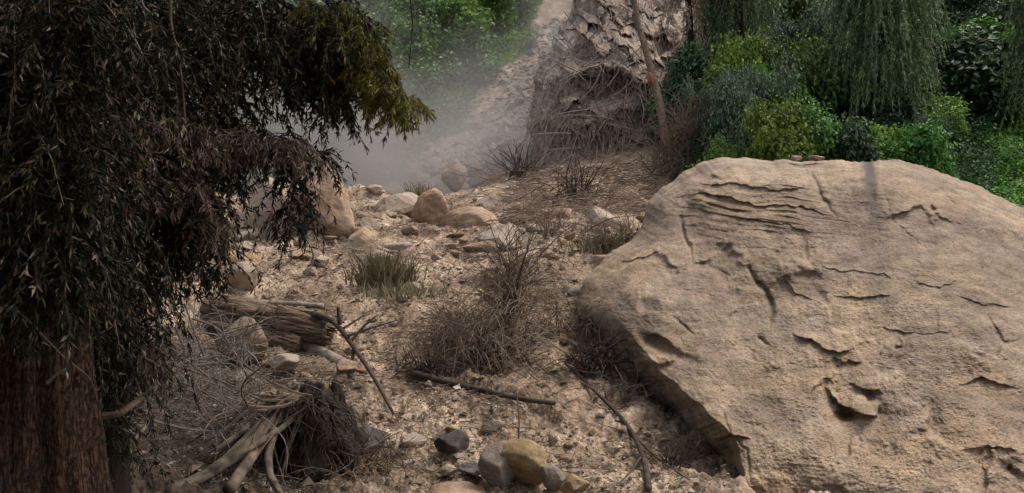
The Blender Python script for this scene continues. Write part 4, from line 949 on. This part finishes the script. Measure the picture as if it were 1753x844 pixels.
# tall trees at top right
# weeping conifer
def weeping(px, Y, topz, botpy, Rm, n, seed, label, strand=(.4, 1.9), leafs=60, mat='needle'):
    x0 = (px - CX) / F * Y; g = gz(x0, Y); r = np.random.RandomState(seed); root = empty('weeping_conifer', (x0, Y, g), label, 'tree')
    B = Buf(); B.tube(path([(0, 0, -.3), (.1, 0, 3), (-.1, 0, topz - g)], 20), np.linspace(.22, .06, 20), 10); B.build('trunk', M['bark_dark'], root)
    lo = CAMZ + (CY - botpy) / F * Y - g; B = Buf(); Bb = Buf()
    for k in range(n):
        a1 = r.uniform(0, 6.28); hgt = r.uniform(lo + 1.2, topz - g); R0 = Rm * (1 - .35 * (hgt - lo) / (topz - g - lo)) * r.uniform(.35, 1.0)
        tip = np.array([math.cos(a1) * R0, math.sin(a1) * R0, hgt]); Bb.tube(path([(0, 0, hgt + .3), tip * np.array([.5, .5, 1]) + np.array([0, 0, .35]), tip], 6), np.linspace(.03, .008, 6), 3)
        for q_ in range(4):
            s_ = tip * np.array([r.uniform(.6, 1.1), r.uniform(.6, 1.1), 1]) + r.normal(size=3) * .12; ln = r.uniform(*strand)
            q = wander(s_, (math.cos(a1) * .4, math.sin(a1) * .4, -.6), ln, 7, .12, .7, r, .8)
            tt = r.uniform(0, 1, leafs) * 6; i = np.minimum(tt.astype(int), 5); f = (tt - i)[:, None]; P = q[i] * (1 - f) + q[i + 1] * f
            B.leaves(P, unit(q[i + 1] - q[i]) + r.normal(size=P.shape) * .28, r.normal(size=P.shape), r.uniform(.10, .22, leafs), r.uniform(.018, .035, leafs))
    B.build('crown', M[mat], root); Bb.build('branches', M['bark_dark'], root); return root
weeping(1505, 23.5, 12, 200, 1.75, 210, 3, 'tall weeping conifer with long hanging grey-green strands at the top right')
weeping(1775, 22, 11, 215, .45, 50, 4, 'dark hanging conifer cut by the right edge of the view')
weeping(1265, 26, 13, 90, 1.2, 90, 6, 'dull green drooping conifer at the top, between the outcrop and the weeping conifer')
weeping(1178, 26.5, 12, 280, .45, 36, 7, 'half dead drooping tree clinging to the right side of the outcrop', mat='leaf_drydead')

# bright low slope at the right
r = np.random.RandomState(61); n_ = 42000
yy = r.uniform(17.5, 29, n_); xx = r.uniform(.50, .80, n_) * yy; kp = (perlin(np.stack([xx * .8, yy * .8, xx * 0], 1)) > -.45) ; xx, yy = xx[kp], yy[kp]; n_ = len(xx)
P = np.stack([xx, yy, terrain_z(xx, yy)], 1); hgt = .12 + .22 * np.clip(fbm(P * 1.3, 3) + .4, 0, 1); P[:, 2] += r.rand(n_) * hgt
Nn = unit(r.normal(size=P.shape) * .5 + np.array([0, -.2, 1])); B = Buf(); B.leaves(P, np.cross(Nn, r.normal(size=P.shape)), Nn, r.uniform(.07, .13, n_), r.uniform(.045, .08, n_))
tag(B.build('ground_cover', M['lawn']), 'bright green low leafy ground cover on the slope at the right', 'ground cover', kind='stuff')
# undergrowth between the bushes behind the boulder
n_ = 40000; yy = r.uniform(17, 34, n_); xx = r.uniform(.235, .6, n_) * yy; P = np.stack([xx, yy, terrain_z(xx, yy)], 1); P[:, 2] += r.rand(n_) * (.5 + .5 * perlin(P * .8)) * 1.2
Nn = unit(r.normal(size=P.shape) * .6 + np.array([0, -.2, 1])); B = Buf(); B.leaves(P, np.cross(Nn, r.normal(size=P.shape)), Nn, r.uniform(.10, .18, n_), r.uniform(.05, .09, n_))
tag(B.build('undergrowth', M['green_dark']), 'dark leafy undergrowth between the bushes of the right slope', 'undergrowth', kind='stuff')

# far wood on the slope beyond the dust
r = np.random.RandomState(12); buf = {m_: Buf() for m_ in ('far_mid', 'far_yellow')}
M['far_mid'] = leaf_mat('far_green_leaf', [(0, (0.022, 0.058, 0.013)), (.5, (0.056, 0.136, 0.029)), (1, (0.136, 0.240, 0.056))], .25, .5, 0)
M['far_yellow'] = leaf_mat('far_bright_leaf', [(0, (0.042, 0.105, 0.011)), (.5, (0.098, 0.203, 0.025)), (1, (0.196, 0.308, 0.056))], .3, .5, 0)
for Y in (33, 36, 39, 42.5, 46.5, 51, 56, 62, 69, 77):
    x0 = -.36 * Y; 
    lim = np.interp(Y, CH[:, 0], CH[:, 1]) - np.interp(Y, [30, 40, 55, 80], [4.8, 3.4, 2.0, 1.2])
    while x0 < lim:
        R = r.uniform(1.5, 3.4) * (1 if Y > 36 else .8); H = R * r.uniform(1.2, 1.9)
        if x0 + R * .5 < lim + 1.2:
            P, v = crown_pts(r, 8, R, H, 520); sz_ = .125 * (Y / 26) ** .9
            PP, D, Nn = clump(P, v, r, sz_, 4); PP += np.array([x0, Y + r.normal() * .8, gz(x0, Y) + .1])
            L_ = r.uniform(.7, 1.3, len(PP)) * sz_ * 1.5; buf['far_yellow' if (r.rand() < .38 and (x0 / Y) > -.16) else 'far_mid'].leaves(PP, D, Nn, L_, L_ * .55)
        x0 += R * 1.05
n2 = 70000; yy = r.uniform(29, 72, n2); xx = r.uniform(-.38, .1, n2) * yy; kp = (chute_mask(xx, yy) < .25) & (xx < np.interp(yy, CH[:, 0], CH[:, 1])); xx, yy = xx[kp], yy[kp]
P = np.stack([xx, yy, terrain_z(xx, yy)], 1); P[:, 2] += r.rand(len(xx)) * (.4 + 1.6 * np.clip(fbm(P * .45, 3) + .3, 0, 1)); Nn = unit(r.normal(size=P.shape) * .6 + np.array([0, -.2, 1]))
buf['far_mid'].leaves(P, np.cross(Nn, r.normal(size=P.shape)), Nn, r.uniform(.18, .36, len(P)), r.uniform(.09, .18, len(P)))
tag(buf['far_mid'].build('wood', M['far_mid']), 'dense green wood covering the steep slope behind the dust', 'wood', kind='stuff')
tag(buf['far_yellow'].build('wood', M['far_yellow']), 'brighter yellow-green tree crowns scattered through the far wood', 'wood', kind='stuff')
# low bright growth along the chute's left bank
n_ = 9000; yy = r.uniform(32, 60, n_); xx = np.interp(yy, CH[:, 0], CH[:, 1]) - np.interp(yy, [30, 40, 55], [4.0, 3.1, 2.0]) - r.rand(n_) ** 1.5 * 2.4; P = np.stack([xx, yy, terrain_z(xx, yy) + r.rand(n_) * .5], 1)
Nn = unit(r.normal(size=P.shape) * .5 + np.array([0, -.2, 1])); B = Buf(); B.leaves(P, np.cross(Nn, r.normal(size=P.shape)), Nn, r.uniform(.15, .3, n_), r.uniform(.08, .15, n_))
tag(B.build('bank_growth', M['far_yellow']), 'low yellow-green growth along the left bank of the chute', 'ground cover', kind='stuff')
for k, (px, Y, s0, lab) in enumerate([(840, 36, 1.1, 'dusty brown rock low in the chute'), (868, 41, .9, 'pale rock in the middle of the dusty chute'), (815, 33, 1.0, 'wide rock slab at the foot of the chute'), (895, 45, .9, 'dark rock high in the chute')]):
    x0 = (px - CX) / F * Y; rock('rock', (x0, Y, gz(x0, Y)), (s0 * 1.0, s0 * .7, s0 * .6), M['rock_tan' if k % 2 else 'rock_grey'], lab, seed=500 + k, planes=9, rot=k)

# ------------------------------------------------------------------ dead vines over the outcrop and debris apron
r = np.random.RandomState(66); B = Buf(); B2 = Buf()
ok = np.nonzero((oP[:, 1] > 0) & (oP[:, 1] < 330))[0]
wv = np.where(oP[ok, 1] > 130, 1.0, .45) * np.linalg.norm(oP[ok] - np.array([1045, 150]), axis=1); wv /= wv.sum()
for k in r.choice(ok, 1150, p=wv):
    p = oV[k] + np.array([0, -.12, 0]); px = oP[k, 0]
    lean = -.5 if r.rand() < .6 else .6
    q = wander(p, (lean * r.rand(), -.25, -.8), r.uniform(.3, 1.5), 7, .55, .4, r, .5)
    (B if r.rand() < .65 else B2).tube(q, np.linspace(.022, .009, 7) * r.uniform(.6, 1.3), 3)
for k in r.choice(ok, 110):
    p = oV[k] + np.array([0, -.25, 0]); a1 = r.choice([-1, 1]); B2.tube(wander(p, (a1 * r.uniform(.2, 1), -.2, r.uniform(-.9, .4)), r.uniform(.6, 1.9), 6, .12, .1, r, .2), np.linspace(.03, .012, 6) * r.uniform(.5, 1.2), 4)
tag(B.build('dead_vines', M['twig_fallen']), 'brown dead vines and roots hanging over the outcrop', 'dead vines', kind='stuff')
tag(B2.build('dead_vines', M['twig_grey']), 'paler dead stems and roots draped over the outcrop', 'dead vines', kind='stuff')
B = Buf()
for k in range(650):
    px, py = r.uniform(845, 1130), r.uniform(285, 390); Y = np.interp(py, [285, 300, 345, 390], [24.6, 24, 21, 18]); x0 = (px - CX) / F * Y
    a1 = r.normal() * .5 + (0 if r.rand() < .6 else 3.1); q = wander((x0, Y, gz(x0, Y) + .05), (math.cos(a1), -.3, r.uniform(0, .5)), r.uniform(.4, 1.6), 7, .5, .2, r, .8)
    B.tube(q, np.linspace(.014, .006, 7) * r.uniform(.5, 1.5), 3)
tag(B.build('fallen_stems', M['twig_fallen']), 'matted dead stems lying on the debris at the foot of the outcrop', 'dead stems', kind='stuff')
# bare leaning trunk in front of the outcrop
dt = [at(1143, 262, 24.3), at(1128, 170, 24.8), at(1108, 95, 25.2), at(1090, 30, 25.6), at(1078, -60, 26)]
root = empty('dead_tree', dt[0], 'slender dead trunk with a red patch leaning up across the right of the outcrop', 'dead tree')
rough_tube('trunk', path(dt, 40) - dt[0], .13, .07, M['twig_brown'], 14, 4, .15, root, .1)
red = new_mat('red_wood'); red[2].inputs['Base Color'].default_value = (.22, .07, .052, 1); red[2].inputs['Roughness'].default_value = .8
pp = path([at(1117, 146, 24.86), at(1112, 124, 24.97)], 6) - dt[0]; B = Buf(); B.tube(pp + np.array([0, -.045, 0]), np.array([.02, .05, .066, .07, .06, .03]), 6); B.build('red_patch', red[0], root, True)
B = Buf(); Bl = Buf()
for k in range(60):
    f = r.rand() * .95; p = dt[0] + (dt[-1] - dt[0]) * f; a1 = r.uniform(0, 6.28)
    q = wander(p - dt[0], (math.cos(a1), math.sin(a1), -.4), r.uniform(.3, 1.0), 7, .5, .4, r, 1.); B.tube(q, np.linspace(.016, .006, 7), 3)
B.build('twigs', M['twig_brown'], root)
# dry shrubs at right of the outcrop
for k, (px, py, Y, lab) in enumerate([(1155, 300, 22.5, 'dry brown shrub beside the right foot of the outcrop'), (1185, 250, 22.5, 'dry shrub mixed with green between the outcrop and the grey-green bush')]):
    shrub('dead_bush', lab, 'dead bush', tuple(at(px, py, Y)), 170, .8, 1.8, .012, M['twig_brown'], 90 + k, .3, 1.3, .5, .5)

# ------------------------------------------------------------------ dust cloud
m = bpy.data.materials.new('dust'); m.use_nodes = True; n = m.node_tree; L = n.links; n.nodes.remove(n.nodes['Principled BSDF'])
pv = N(n, 'ShaderNodeVolumePrincipled'); pv.inputs['Color'].default_value = (.50, .475, .465, 1); pv.inputs['Anisotropy'].default_value = .15
gm_ = N(n, 'ShaderNodeNewGeometry'); pos = gm_.outputs['Position']
def gauss(c, s, amp):
    mp = N(n, 'ShaderNodeMapping'); mp.vector_type = 'POINT'; mp.inputs['Location'].default_value = tuple(-c[k] / s[k] for k in range(3)); mp.inputs['Scale'].default_value = tuple(1 / s[k] for k in range(3))
    L.new(pos, mp.inputs[0]); ln = N(n, 'ShaderNodeVectorMath', operation='DOT_PRODUCT'); L.new(mp.outputs[0], ln.inputs[0]); L.new(mp.outputs[0], ln.inputs[1])
    return math_(n, 'MULTIPLY', math_(n, 'EXPONENT', math_(n, 'MULTIPLY', ln.outputs['Value'], -1.0)), amp)
tot = gauss((-4.0, 27.5, 4.2), (5.0, 3.5, 2.4), .17)
tot = math_(n, 'ADD', tot, gauss((-8.0, 29.0, 6.0), (4.5, 3.5, 3.8), .19))
tot = math_(n, 'ADD', tot, gauss((-.6, 34.0, 6.8), (2.3, 5.0, 2.6), .10))
tot = math_(n, 'ADD', tot, gauss((2.4, 46.0, 13.5), (2.2, 7.0, 4.5), .06))
nz = N(n, 'ShaderNodeTexNoise', Scale=.28, Detail=3.0, Roughness=.55); L.new(pos, nz.inputs['Vector'])
mr = N(n, 'ShaderNodeMapRange'); L.new(nz.outputs[0], mr.inputs[0]); mr.inputs[1].default_value = .36; mr.inputs[2].default_value = .66; mr.inputs[3].default_value = .15; mr.inputs[4].default_value = 1.7
L.new(math_(n, 'MAXIMUM', math_(n, 'SUBTRACT', math_(n, 'MULTIPLY', tot, mr.outputs[0]), .004), 0), pv.inputs['Density'])
L.new(pv.outputs[0], n.nodes['Material Output'].inputs['Volume'])
bm = bmesh.new(); bmesh.ops.create_cube(bm, size=1); me = bpy.data.meshes.new('dust_cloud'); bm.to_mesh(me); bm.free(); me.materials.append(m)
do = bpy.data.objects.new('dust_cloud', me); COL.objects.link(do); do.location = (-4.5, 39, 10); do.scale = (26, 34, 19)
tag(do, 'cloud of grey-brown dust hanging over the foot of the chute', 'dust cloud', kind='stuff')
